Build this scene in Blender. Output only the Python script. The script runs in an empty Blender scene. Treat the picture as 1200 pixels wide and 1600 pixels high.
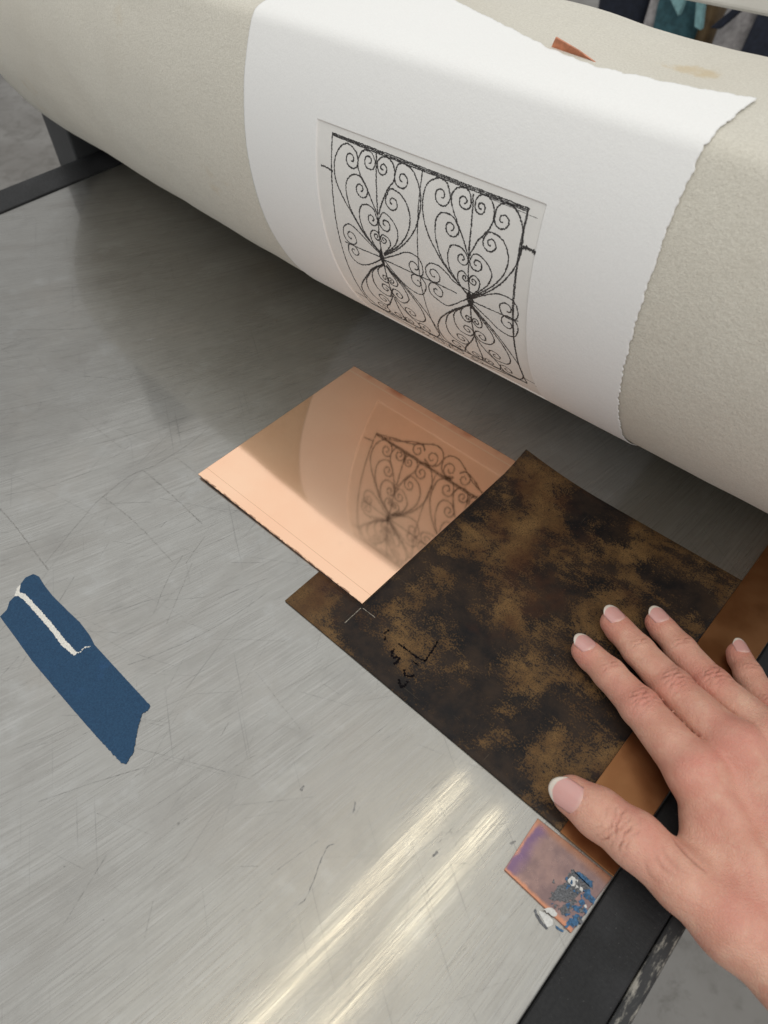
import bpy, math, random
import numpy as np
from mathutils import Matrix, Vector, noise as mnoise

# ---------------------------------------------------------------- scene, camera, light
S = bpy.context.scene
MM = 0.001
CX, CY, FPX, CAMH = 600.0, 800.0, 1117.873, 350.0
ROT = np.array([[0.73466784, 0.50659788, -0.45124468],
                [0.67789548, -0.5744877, 0.45871734],
                [-0.02684929, -0.64290161, -0.76547805]])
cam_data = bpy.data.cameras.new('camera')
cam = bpy.data.objects.new('camera', cam_data)
S.collection.objects.link(cam)
r, d_, f_ = ROT[:, 0], ROT[:, 1], ROT[:, 2]
cam.matrix_world = Matrix(((r[0], -d_[0], -f_[0], 0), (r[1], -d_[1], -f_[1], 0),
                           (r[2], -d_[2], -f_[2], CAMH * MM), (0, 0, 0, 1)))
cam_data.sensor_fit = 'HORIZONTAL'
cam_data.lens = 6.86
cam_data.sensor_width = 6.86 * 1200 / FPX
cam_data.clip_start = 0.01
cam_data.clip_end = 60
cam_data.dof.use_dof = True
cam_data.dof.focus_distance = 0.42
cam_data.dof.aperture_fstop = 3.4
S.camera = cam

W = bpy.data.worlds.new('World')
S.world = W
W.use_nodes = True
bg = W.node_tree.nodes['Background']
bg.inputs[0].default_value = (1.0, 1.0, 0.985, 1)
bg.inputs[1].default_value = 0.53

def area(name, loc, size, energy, color, target=None, spread=None):
    l = bpy.data.lights.new(name, 'AREA')
    l.shape = 'RECTANGLE'
    l.size, l.size_y = size
    l.energy = energy
    l.color = color
    if spread: l.spread = spread
    o = bpy.data.objects.new(name, l)
    S.collection.objects.link(o)
    o.location = loc
    if target is not None:
        o.rotation_euler = (Vector(target) - Vector(loc)).to_track_quat('-Z', 'Y').to_euler()
    return o
# twin fluorescent tubes of the ceiling fitting, running along the bed's travel
area('tube_light', (-0.386, 0.085, 1.80), (0.028, 1.21), 0.95, (1.0, 0.87, 0.60))
area('tube_light', (-0.252, 0.075, 1.80), (0.028, 1.21), 0.95, (1.0, 0.87, 0.60))
# an added fill lamp brightens the sheet's front; then the workshop's evenly lit white ceiling
area('fill_panel', (1.15, -0.75, 1.7), (0.8, 0.8), 12.0, (1.0, 0.97, 0.92), target=(0.0, 0.2, 0.0))
area('ceiling_light', (-0.6, 1.3, 2.2), (5.0, 4.6), 33.0, (0.985, 1.0, 0.985))

S.view_settings.view_transform = 'Standard'
S.view_settings.look = 'None'
S.view_settings.exposure = 0.0
S.view_settings.gamma = 1.0
S.view_settings.use_curve_mapping = False

# ---------------------------------------------------------------- helpers
rng = np.random.default_rng(7)
random.seed(7)

def sm(a, b, v):
    t = np.clip((v - a) / (b - a), 0, 1); return t * t * (3 - 2 * t)

def at(px, py, z=0.0):
    """point (mm) of the sight line through a photo pixel on the level z"""
    d = ROT @ np.array([px - CX, py - CY, FPX])
    t = (z - CAMH) / d[2]
    return np.array([d[0] * t, d[1] * t, z])

def hide_tag(o, label=None, cat=None, group=None, kind=None):
    if label: o['label'] = label
    if cat: o['category'] = cat
    if group: o['group'] = group
    if kind: o['kind'] = kind
    return o
tag = hide_tag

def mesh(name, verts, faces, material=None, parent=None, smooth=False, scale=MM):
    me = bpy.data.meshes.new(name)
    v = np.asarray(verts, float) * scale
    me.from_pydata(v.tolist(), [], [tuple(int(i) for i in f) for f in faces])
    me.update()
    o = bpy.data.objects.new(name, me)
    S.collection.objects.link(o)
    if material: me.materials.append(material)
    if parent: o.parent = parent
    if smooth: me.polygons.foreach_set('use_smooth', [True] * len(me.polygons))
    return o

def empty(name, loc=(0, 0, 0)):
    o = bpy.data.objects.new(name, None)
    S.collection.objects.link(o)
    o.empty_display_size = 0.02
    o.location = Vector(loc) * MM
    return o

def put(o, parent):
    """parent a mesh whose vertices are in world mm to an empty that stands elsewhere"""
    o.parent = parent
    o.matrix_parent_inverse = Matrix.Translation(-parent.location)
    return o

def box(x0, x1, y0, y1, z0, z1):
    v = [(x0, y0, z0), (x1, y0, z0), (x1, y1, z0), (x0, y1, z0), (x0, y0, z1), (x1, y0, z1), (x1, y1, z1), (x0, y1, z1)]
    f = [(0, 3, 2, 1), (4, 5, 6, 7), (0, 1, 5, 4), (1, 2, 6, 5), (2, 3, 7, 6), (3, 0, 4, 7)]
    return v, f

def bevel(o, w, seg=2):
    m = o.modifiers.new('bevel', 'BEVEL')
    m.width = w * MM
    m.segments = seg
    m.limit_method = 'ANGLE'
    return o

def slab(name, outline, z0, z1, material, parent=None, bev=0.0):
    """flat sheet with the given outline (mm, counter-clockwise) from z0 to z1"""
    n = len(outline)
    v = [(p[0], p[1], z0) for p in outline] + [(p[0], p[1], z1) for p in outline]
    f = [tuple(range(n - 1, -1, -1)), tuple(range(n, 2 * n))]
    f += [(i, (i + 1) % n, n + (i + 1) % n, n + i) for i in range(n)]
    o = mesh(name, v, f, material, parent)
    if bev: bevel(o, bev)
    return o

def catmull(pts, n=8, closed=False):
    P = np.asarray(pts, float)
    if len(P) < 3: 
        t = np.linspace(0, 1, n * 2)[:, None]
        return P[0] * (1 - t) + P[-1] * t
    Q = np.vstack([2 * P[0] - P[1], P, 2 * P[-1] - P[-2]])
    out = []
    for i in range(1, len(Q) - 2):
        p0, p1, p2, p3 = Q[i - 1], Q[i], Q[i + 1], Q[i + 2]
        t = np.linspace(0, 1, n, endpoint=False)[:, None]
        out.append(0.5 * ((2 * p1) + (p2 - p0) * t + (2 * p0 - 5 * p1 + 4 * p2 - p3) * t ** 2 + (3 * p1 - p0 - 3 * p2 + p3) * t ** 3))
    out.append(P[-1:])
    return np.vstack(out)

def resample(P, step):
    P = np.asarray(P, float)
    L = np.concatenate([[0], np.cumsum(np.linalg.norm(np.diff(P, axis=0), axis=1))])
    n = max(2, int(L[-1] / step) + 1)
    s = np.linspace(0, L[-1], n)
    return np.stack([np.interp(s, L, P[:, k]) for k in range(P.shape[1])], 1)

def ribbon2d(P, w0, w1=None, rough=0.25, step=0.7, seed=0):
    """2D stroke -> left/right outline points with an uneven hand-drawn width"""
    P = resample(P, step)
    T = np.gradient(P, axis=0)
    T /= np.linalg.norm(T, axis=1)[:, None] + 1e-9
    N = np.stack([-T[:, 1], T[:, 0]], 1)
    g = np.random.default_rng(seed)
    n = len(P)
    w = np.linspace(w0, w1 if w1 else w0, n)
    a = w * (0.5 + rough * (g.random(n) - 0.5) * 1.2)
    b = w * (0.5 + rough * (g.random(n) - 0.5) * 1.2)
    return P + N * a[:, None], P - N * b[:, None]

# ---- node helper
class NT:
    def __init__(self, name):
        self.m = bpy.data.materials.new(name)
        self.m.use_nodes = True
        self.t = self.m.node_tree
        self.b = self.t.nodes['Principled BSDF']
    def n(self, typ, ins=None, **kw):
        nd = self.t.nodes.new(typ)
        for k, v in kw.items(): setattr(nd, k, v)
        if ins:
            for k, v in ins.items(): self.set(nd, k, v)
        return nd
    def set(self, nd, k, v):
        s = nd.inputs[k]
        if hasattr(v, 'is_output') or isinstance(v, bpy.types.NodeSocket): self.t.links.new(v, s)
        else:
            if isinstance(v, (tuple, list)) and len(v) == 3 and s.type == 'RGBA': v = (*v, 1)
            s.default_value = v
    def p(self, **kw):
        for k, v in kw.items(): self.set(self.b, k.replace('_', ' '), v)
    def math(self, op, a, b=None, c=None, clamp=False):
        nd = self.n('ShaderNodeMath', operation=op, use_clamp=clamp)
        self.set(nd, 0, a)
        if b is not None: self.set(nd, 1, b)
        if c is not None: self.set(nd, 2, c)
        return nd.outputs[0]
    def mix(self, fac, a, b):
        nd = self.n('ShaderNodeMix', data_type='RGBA')
        self.set(nd, 0, fac); self.set(nd, 6, a); self.set(nd, 7, b)
        return nd.outputs[2]
    def mixf(self, fac, a, b):
        nd = self.n('ShaderNodeMix', data_type='FLOAT')
        self.set(nd, 0, fac); self.set(nd, 2, a); self.set(nd, 3, b)
        return nd.outputs[0]
    def noise(self, vec, scale, detail=4, rough=0.55, dist=0.0):
        nd = self.n('ShaderNodeTexNoise', {'Scale': scale, 'Detail': detail, 'Roughness': rough, 'Distortion': dist})
        if vec is not None: self.t.links.new(vec, nd.inputs['Vector'])
        return nd.outputs['Fac']
    def ramp(self, v, a, b, lo=0.0, hi=1.0, smooth=True):
        nd = self.n('ShaderNodeMapRange', {0: v, 1: a, 2: b, 3: lo, 4: hi})
        if smooth: nd.interpolation_type = 'SMOOTHSTEP'
        return nd.outputs[0]
    def obj(self):
        return self.n('ShaderNodeTexCoord').outputs['Object']
    def scale(self, vec, s):
        nd = self.n('ShaderNodeMapping', {'Scale': s})
        self.t.links.new(vec, nd.inputs['Vector'])
        return nd.outputs[0]
    def xyz(self, vec):
        nd = self.n('ShaderNodeSeparateXYZ')
        self.t.links.new(vec, nd.inputs[0])
        return nd.outputs
    def vec(self, x, y, z=0.0):
        nd = self.n('ShaderNodeCombineXYZ', {0: x, 1: y, 2: z})
        return nd.outputs[0]
    def bump(self, h, strength=0.3, dist=0.001, normal=None):
        nd = self.n('ShaderNodeBump', {'Strength': strength, 'Distance': dist, 'Height': h})
        if normal is not None: self.t.links.new(normal, nd.inputs['Normal'])
        return nd.outputs[0]

# ---------------------------------------------------------------- materials
def m_bed():
    k = NT('brushed_steel')
    o = k.obj(); x, y, z = k.xyz(o)
    wob = k.noise(o, 2.2, 2)
    q = k.math('MULTIPLY', x, k.math('ADD', 1.0, k.math('MULTIPLY', y, 1.2)))
    q = k.math('ADD', q, k.math('MULTIPLY', wob, 0.02))
    v = k.vec(q, y)
    n1 = k.noise(k.scale(v, (1500, 26, 1)), 1.0, 5, 0.7)
    n2 = k.noise(k.scale(v, (420, 11, 1)), 1.0, 5, 0.65)
    # second, crossing set of fine scratches
    q2 = k.math('ADD', k.math('MULTIPLY', x, 0.86), k.math('MULTIPLY', y, -0.5))
    q3 = k.math('ADD', k.math('MULTIPLY', x, 0.5), k.math('MULTIPLY', y, 0.86))
    n3 = k.noise(k.scale(k.vec(q3, q2), (700, 9, 1)), 1.0, 3, 0.5)
    q4 = k.math('ADD', k.math('MULTIPLY', x, 0.97), k.math('MULTIPLY', y, 0.26))
    q5 = k.math('ADD', k.math('MULTIPLY', x, -0.26), k.math('MULTIPLY', y, 0.97))
    n4 = k.noise(k.scale(k.vec(q4, q5), (500, 6, 1)), 1.0, 3, 0.5)
    scr = k.math('ADD', k.ramp(n3, 0.66, 0.74), k.ramp(n4, 0.67, 0.75), clamp=True)
    big = k.noise(o, 9, 5, 0.6)
    smear = k.noise(k.scale(v, (17, 10, 1)), 1.0, 6, 0.68, 0.6)
    spots = k.math('ADD', k.ramp(k.noise(o, 230, 3, 0.6), 0.74, 0.77), k.ramp(k.noise(o, 48, 4, 0.7), 0.74, 0.80), clamp=True)
    grain = k.noise(o, 1400, 3, 0.6)
    cloud = k.noise(o, 30, 5, 0.65)
    colr = k.mix(k.ramp(n1, 0.33, 0.67), (0.325, 0.317, 0.30), (0.445, 0.438, 0.418))
    colr = k.mix(k.ramp(n2, 0.42, 0.64, 0.0, 0.30), colr, (0.325, 0.318, 0.30))
    colr = k.mix(k.ramp(smear, 0.42, 0.72, 0, 0.5), colr, (0.30, 0.285, 0.265))
    colr = k.mix(k.ramp(big, 0.50, 0.75, 0, 0.3), colr, (0.42, 0.385, 0.345))
    colr = k.mix(k.ramp(cloud, 0.52, 0.72, 0, 0.35), colr, (0.27, 0.262, 0.25))
    colr = k.mix(k.ramp(cloud, 0.46, 0.30, 0, 0.30), colr, (0.50, 0.505, 0.50))
    colr = k.mix(k.ramp(grain, 0.55, 0.75, 0, 0.35), colr, (0.24, 0.235, 0.23))
    colr = k.mix(k.math('MULTIPLY', scr, 0.5), colr, (0.20, 0.195, 0.19))
    colr = k.mix(k.math('MULTIPLY', spots, 0.6), colr, (0.12, 0.12, 0.12))
    ro = k.math('ADD', k.ramp(n1, 0.3, 0.7, 0.13, 0.21), k.ramp(big, 0.35, 0.7, 0.0, 0.05))
    h = k.math('ADD', k.math('ADD', n1, k.math('MULTIPLY', n2, 0.8)), k.math('MULTIPLY', scr, -0.6))
    nb = k.bump(h, 0.10, 0.00022)
    k.p(Base_Color=colr, Metallic=0.92, Roughness=k.math('ADD', ro, 0.12), Normal=nb)
    b2 = k.n('ShaderNodeBsdfPrincipled', {'Base Color': colr, 'Metallic': 1.0, 'Roughness': 0.085, 'Normal': k.bump(h, 0.016, 0.0002)})
    fac = k.math('MULTIPLY', k.ramp(n1, 0.30, 0.62, 0.10, 0.48), k.ramp(n2, 0.35, 0.65, 1.0, 0.35))
    mx = k.n('ShaderNodeMixShader', {0: fac, 1: k.b.outputs[0], 2: b2.outputs[0]})
    k.t.links.new(mx.outputs[0], k.t.nodes['Material Output'].inputs[0])
    return k.m

def m_black():
    k = NT('black_paint')
    o = k.obj()
    n = k.noise(o, 700, 3); b = k.noise(o, 25, 4)
    specks = k.ramp(k.noise(o, 1500, 2), 0.70, 0.76)
    lines = k.noise(k.scale(o, (40, 1400, 40)), 1.0, 3)
    c = k.mix(k.ramp(b, 0.4, 0.7), (0.012, 0.0125, 0.014), (0.026, 0.027, 0.030))
    c = k.mix(k.math('MULTIPLY', specks, 0.5), c, (0.16, 0.16, 0.155))
    k.p(Base_Color=c, Specular_IOR_Level=0.3, Roughness=k.ramp(n, 0.3, 0.7, 0.42, 0.62), Normal=k.bump(k.math('ADD', n, lines), 0.25, 0.0003))
    return k.m

def m_scuffed():
    k = NT('scuffed_black')
    o = k.obj()
    w = k.ramp(k.noise(k.scale(o, (240, 60, 240)), 1.0, 5, 0.7), 0.50, 0.64)
    c = k.mix(w, (0.02, 0.021, 0.023), (0.30, 0.285, 0.25))
    k.p(Base_Color=c, Roughness=0.55, Metallic=0.0, Normal=k.bump(w, 0.4, 0.0003))
    return k.m

def m_floor():
    k = NT('concrete')
    o = k.obj()
    a = k.noise(o, 2.2, 6, 0.6); b = k.noise(o, 30, 5, 0.6)
    cr = k.n('ShaderNodeTexVoronoi', {'Scale': 5.0}, feature='DISTANCE_TO_EDGE')
    k.t.links.new(k.n('ShaderNodeVectorMath', {0: o, 1: (0, 0, 0)}, operation='ADD').outputs[0], cr.inputs['Vector'])
    c = k.mix(k.ramp(a, 0.3, 0.7), (0.18, 0.166, 0.15), (0.30, 0.288, 0.272))
    c = k.mix(k.ramp(b, 0.5, 0.75, 0, 0.5), c, (0.10, 0.09, 0.075))
    c = k.mix(k.ramp(k.noise(o, 11, 6, 0.7, 0.8), 0.5, 0.62, 0, 0.5), c, (0.11, 0.10, 0.085))
    k.p(Base_Color=c, Roughness=0.45, Normal=k.bump(b, 0.2, 0.002))
    return k.m

def m_felt():
    k = NT('wool_felt')
    o = k.obj()
    f = k.noise(o, 900, 6, 0.75); m = k.noise(o, 260, 4, 0.6, 0.6); g = k.noise(o, 9, 4)
    fib = k.noise(k.scale(o, (500, 1500, 900)), 1.0, 3, 0.6, 1.5)
    st = k.ramp(k.noise(o, 17, 4, 0.6), 0.62, 0.72)
    dark = k.ramp(k.noise(o, 210, 3), 0.80, 0.84)
    c = k.mix(k.ramp(f, 0.3, 0.7), (0.63, 0.60, 0.52), (0.79, 0.76, 0.675))
    c = k.mix(k.ramp(g, 0.4, 0.75, 0, 0.45), c, (0.60, 0.55, 0.46))
    c = k.mix(k.math('MULTIPLY', st, 0.3), c, (0.58, 0.46, 0.28))
    c = k.mix(k.math('MULTIPLY', dark, 0.4), c, (0.12, 0.11, 0.10))
    h = k.math('ADD', k.math('MULTIPLY', m, 1.1), k.math('ADD', f, k.math('MULTIPLY', fib, 0.6)))
    dd = k.n('ShaderNodeVectorMath', {0: o, 1: (-0.145, 0.352, 0.229)}, operation='SUBTRACT').outputs[0]
    dl = k.n('ShaderNodeVectorMath', {0: k.scale(dd, (1.0, 1.6, 0.3))}, operation='LENGTH').outputs['Value']
    stn = k.ramp(k.math('ADD', dl, k.math('MULTIPLY', k.math('SUBTRACT', k.noise(o, 90, 4, 0.6), 0.5), 0.030)), 0.005, 0.013, 0.5, 0.0)
    c = k.mix(stn, c, (0.60, 0.44, 0.20))
    k.p(Base_Color=c, Roughness=0.95, Specular_IOR_Level=0.15, Sheen_Weight=0.25, Sheen_Roughness=0.5, Normal=k.bump(h, 0.48, 0.0011))
    return k.m

PLATE = (-314.0, -163.5, -117.0, 37.6)       # plate mark on the sheet: x0, x1, s0, s1 (mm)
def m_paper():
    k = NT('cotton_rag_paper')
    uv = k.n('ShaderNodeTexCoord').outputs['UV']
    u, s, _ = k.xyz(uv)
    o = k.obj()
    x0, x1, s0, s1 = [p * MM for p in PLATE]
    e = 0.0004
    msk = k.math('MULTIPLY', k.math('MULTIPLY', k.ramp(u, x0 - e, x0 + e), k.ramp(u, x1 - e, x1 + e, 1, 0)),
                 k.math('MULTIPLY', k.ramp(s, s0 - e, s0 + e), k.ramp(s, s1 - e, s1 + e, 1, 0)))
    tone = k.noise(o, 60, 5, 0.65)
    t2 = k.noise(o, 420, 3, 0.6)
    f = k.noise(o, 1100, 4, 0.6); m = k.noise(o, 330, 3)
    base = k.mix(k.ramp(f, 0.3, 0.7), (0.87, 0.872, 0.868), (0.905, 0.907, 0.902))
    ton = k.mix(k.ramp(tone, 0.3, 0.7), (0.80, 0.79, 0.765), (0.85, 0.84, 0.815))
    ton = k.mix(k.ramp(t2, 0.66, 0.8, 0, 0.35), ton, (0.52, 0.51, 0.50))
    c = k.mix(k.math('MULTIPLY', msk, 0.9), base, ton)
    k.p(Base_Color=c, Roughness=0.9, Specular_IOR_Level=0.2, Normal=k.bump(k.math('ADD', f, m), k.mixf(msk, 0.30, 0.14), 0.0004))
    return k.m

def m_ink():
    k = NT('black_etching_ink')
    o = k.obj()
    g = k.noise(o, 1800, 3)
    c = k.mix(k.ramp(g, 0.35, 0.7), (0.018, 0.017, 0.018), (0.085, 0.08, 0.08))
    k.p(Base_Color=c, Roughness=0.7)
    return k.m

def m_copper():
    k = NT('polished_copper')
    o = k.obj(); x, y, z = k.xyz(o)
    br = k.noise(k.scale(o, (14, 1500, 1)), 1.0, 4, 0.6)
    g = k.noise(o, 14, 4); g2 = k.noise(o, 45, 4)
    c = k.mix(k.ramp(g, 0.3, 0.75), (0.95, 0.59, 0.40), (0.97, 0.65, 0.455))
    c = k.mix(k.ramp(g2, 0.60, 0.8, 0, 0.35), c, (0.80, 0.50, 0.36))
    # torn tarnish along the front edge and a ruled hairline just inside it
    ex = k.math('ADD', y, k.math('MULTIPLY', k.math('SUBTRACT', k.noise(k.scale(o, (230, 900, 1)), 1.0, 5, 0.75), 0.5), 0.0036))
    edge = k.math('MULTIPLY', k.ramp(ex, 0.1502, 0.1510, 1, 0), k.ramp(k.noise(k.scale(o, (160, 500, 1)), 1.0, 4, 0.7), 0.42, 0.52))
    c = k.mix(k.math('MULTIPLY', edge, 0.75), c, (0.14, 0.065, 0.04))
    ln = k.math('COMPARE', y, 0.1575, 0.00018)
    c = k.mix(k.math('MULTIPLY', ln, 0.45), c, (0.42, 0.22, 0.13))
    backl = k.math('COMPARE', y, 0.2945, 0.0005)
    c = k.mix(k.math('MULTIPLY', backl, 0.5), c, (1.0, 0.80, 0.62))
    red = k.math('MULTIPLY', k.ramp(y, 0.2935, 0.300), k.ramp(k.noise(o, 30, 4), 0.45, 0.65))
    c = k.mix(k.math('MULTIPLY', red, 0.8), c, (0.62, 0.24, 0.14))
    k.p(Base_Color=c, Metallic=1.0, Roughness=k.ramp(br, 0.3, 0.7, 0.05, 0.078), Normal=k.bump(br, 0.01, 0.0001))
    return k.m

def m_patina():
    k = NT('patinated_brass')
    o = k.obj()
    a = k.noise(o, 13, 4, 0.55, 0.8); b = k.noise(o, 42, 7, 0.75, 0.3); d = k.noise(o, 900, 4, 0.75)
    w0 = k.noise(k.scale(o, (25, 70, 1)), 1.0, 5, 0.7, 0.8)
    e = k.noise(k.scale(o, (1, 1, 1)), 33, 5, 0.7)
    cl = k.math('ADD', k.math('ADD', k.math('MULTIPLY', a, 0.42), k.math('MULTIPLY', b, 0.38)), k.math('MULTIPLY', w0, 0.20))
    wear = k.ramp(k.math('ADD', cl, k.math('MULTIPLY', k.math('SUBTRACT', d, 0.5), 0.45)), 0.50, 0.545)
    dk = k.mix(k.ramp(e, 0.35, 0.65), (0.011, 0.010, 0.011), (0.038, 0.025, 0.018))
    br = k.mix(k.ramp(k.noise(o, 40, 4), 0.3, 0.7), (0.115, 0.060, 0.024), (0.215, 0.125, 0.050))
    br = k.mix(k.ramp(d, 0.45, 0.62, 0.0, 0.75), br, (0.045, 0.028, 0.016))
    c = k.mix(wear, dk, br)
    red = k.ramp(k.noise(o, 11, 5, 0.65), 0.52, 0.66, 0, 0.62)
    c = k.mix(red, c, (0.070, 0.028, 0.014))
    specks = k.ramp(k.noise(o, 420, 2), 0.79, 0.83)
    c = k.mix(k.math('MULTIPLY', specks, 0.5), c, (0.34, 0.31, 0.29))
    sc = k.math('ADD', k.ramp(k.noise(k.scale(o, (30, 900, 1)), 1.0, 3), 0.68, 0.74), k.ramp(k.noise(k.scale(o, (700, 25, 1)), 1.0, 3), 0.70, 0.76), clamp=True)
    c = k.mix(k.math('MULTIPLY', sc, 0.25), c, (0.22, 0.17, 0.12))
    k.p(Base_Color=c, Metallic=0.30, Roughness=k.ramp(b, 0.3, 0.7, 0.38, 0.56), Specular_IOR_Level=0.22, Normal=k.bump(k.math('ADD', d, b), 0.18, 0.0003))
    return k.m

def m_brown_copper():
    k = NT('shaded_tarnished_copper')
    o = k.obj()
    a = k.noise(o, 35, 4); s = k.noise(k.scale(o, (900, 60, 1)), 1.0, 3)
    c = k.mix(k.ramp(a, 0.3, 0.7), (0.23, 0.10, 0.040), (0.32, 0.155, 0.068))  # brown strip darkened further, the hand's shade is in this colour
    sc = k.ramp(s, 0.70, 0.78, 0, 0.4)
    c = k.mix(sc, c, (0.75, 0.52, 0.36))
    k.p(Base_Color=c, Metallic=0.9, Roughness=k.ramp(a, 0.3, 0.7, 0.28, 0.40), Normal=k.bump(s, 0.08, 0.0001))
    return k.m

def m_tab():
    k = NT('heat_tinted_copper')
    o = k.obj(); x, y, z = k.xyz(o)
    n = k.noise(o, 90, 5, 0.65); n2 = k.noise(o, 300, 5, 0.7)
    c = k.mix(k.ramp(n, 0.35, 0.65), (0.21, 0.145, 0.145), (0.30, 0.20, 0.185))
    # oxide tint bands from the outer (left) edge inwards
    t = k.math('ADD', x, k.math('MULTIPLY', k.math('SUBTRACT', n, 0.5), 0.006))
    c = k.mix(k.ramp(t, -0.0225, -0.0160, 0.85, 0), c, (0.185, 0.115, 0.215))
    c = k.mix(k.ramp(t, -0.0248, -0.0230, 0.8, 0), c, (0.55, 0.27, 0.17))
    ey = k.math('ADD', y, k.math('MULTIPLY', k.math('SUBTRACT', n2, 0.5), 0.0022))
    c = k.mix(k.ramp(ey, 0.0915, 0.0932, 0.9, 0), c, (0.55, 0.25, 0.15))
    c = k.mix(k.ramp(ey, 0.1150, 0.1195, 0, 0.75), c, (0.40, 0.20, 0.12))
    scr = k.ramp(n2, 0.66, 0.74)
    c = k.mix(k.math('MULTIPLY', scr, 0.45), c, (0.45, 0.30, 0.24))
    k.p(Base_Color=c, Metallic=0.85, Roughness=k.ramp(n2, 0.3, 0.7, 0.25, 0.42), Normal=k.bump(n2, 0.12, 0.0002))
    return k.m

def m_plain(name, col, rough=0.6, var=0.25, sc=300, bump=0.15, metallic=0.0, dist=0.0003):
    k = NT(name)
    o = k.obj()
    n = k.noise(o, sc, 5, 0.65)
    lo = tuple(c * (1 - var) for c in col); hi = tuple(min(1, c * (1 + var)) for c in col)
    k.p(Base_Color=k.mix(k.ramp(n, 0.3, 0.7), lo, hi), Roughness=rough, Metallic=metallic, Normal=k.bump(n, bump, dist))
    return k.m

def m_tape():
    k = NT('blue_crepe_tape')
    o = k.obj()
    f = k.noise(o, 1300, 4, 0.7); cr = k.noise(k.scale(o, (1500, 250, 1)), 1.0, 3); g = k.noise(o, 60, 3)
    c = k.mix(k.ramp(f, 0.3, 0.7), (0.011, 0.044, 0.100), (0.022, 0.075, 0.155))
    c = k.mix(k.ramp(g, 0.6, 0.8, 0, 0.4), c, (0.03, 0.10, 0.26))
    k.p(Base_Color=c, Roughness=0.62, Specular_IOR_Level=0.3, Normal=k.bump(k.math('ADD', k.math('ADD', f, cr), k.math('MULTIPLY', g, 3.0)), 0.5, 0.0005))
    return k.m

def m_skin():
    k = NT('skin')
    o = k.obj()
    at_ = k.n('ShaderNodeAttribute', attribute_name='tint')
    r, g, b = k.xyz(at_.outputs['Vector'])
    mot = k.noise(o, 70, 5, 0.6); fine = k.noise(o, 420, 4, 0.6)
    c = k.mix(k.ramp(mot, 0.32, 0.68), (0.62, 0.315, 0.228), (0.725, 0.43, 0.32))
    c = k.mix(k.ramp(k.noise(o, 190, 4, 0.65), 0.5, 0.72, 0, 0.45), c, (0.60, 0.27, 0.21))
    c = k.mix(k.ramp(k.noise(o, 120, 4, 0.6), 0.56, 0.74, 0, 0.4), c, (0.74, 0.52, 0.38))
    r = k.math('MULTIPLY', r, k.ramp(k.noise(o, 85, 5, 0.65), 0.3, 0.65, 0.35, 1.0))
    c = k.mix(k.math('MULTIPLY', r, 0.95), c, (0.66, 0.235, 0.19))
    c = k.mix(k.math('MULTIPLY', k.ramp(k.noise(o, 45, 4), 0.48, 0.66), 0.4), c, (0.62, 0.26, 0.205))
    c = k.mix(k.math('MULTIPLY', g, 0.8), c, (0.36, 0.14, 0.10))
    c = k.mix(k.math('MULTIPLY', k.ramp(fine, 0.72, 0.8), 0.2), c, (0.40, 0.20, 0.14))
    vo = k.n('ShaderNodeTexVoronoi', {'Scale': 1000.0}, feature='DISTANCE_TO_EDGE')
    k.t.links.new(o, vo.inputs['Vector'])
    vo2 = k.n('ShaderNodeTexVoronoi', {'Scale': 520.0}, feature='DISTANCE_TO_EDGE')
    k.t.links.new(o, vo2.inputs['Vector'])
    h = k.math('ADD', k.ramp(vo.outputs['Distance'], 0.0, 0.25), k.math('ADD', k.ramp(vo2.outputs['Distance'], 0, 0.2), fine))
    k.p(Base_Color=c, Roughness=0.48, Specular_IOR_Level=0.42, Subsurface_Weight=0.22, Subsurface_Radius=(1.0, 0.36, 0.2), Subsurface_Scale=0.0013,
        Normal=k.bump(h, 0.36, 0.0004))
    return k.m

def m_nail():
    k = NT('fingernail')
    uv = k.n('ShaderNodeTexCoord').outputs['UV']
    u, v, _ = k.xyz(uv)
    o = k.obj()
    n = k.noise(o, 300, 3); rid = k.noise(k.scale(uv, (60, 2, 1)), 1.0, 2)
    # free edge: v runs 0 at the cuticle to 1 at the tip, the pink bed ends in an arc
    uu = k.math('SUBTRACT', u, 0.5)
    lim = k.math('SUBTRACT', 0.86, k.math('MULTIPLY', k.math('MULTIPLY', uu, uu), 0.75))
    d = k.math('SUBTRACT', k.math('ADD', v, k.math('MULTIPLY', k.math('SUBTRACT', n, 0.5), 0.05)), lim)
    free = k.ramp(d, -0.015, 0.03)
    bed = k.mix(k.ramp(v, 0.0, 0.30), (0.70, 0.47, 0.40), (0.66, 0.36, 0.33))
    c = k.mix(k.math('MULTIPLY', free, 0.9), bed, (0.70, 0.655, 0.57))
    k.p(Base_Color=c, Roughness=0.2, Specular_IOR_Level=0.55, Subsurface_Weight=0.3, Subsurface_Radius=(1, 0.5, 0.4), Subsurface_Scale=0.001,
        Coat_Weight=0.4, Normal=k.bump(rid, 0.06, 0.0002))
    return k.m

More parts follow.
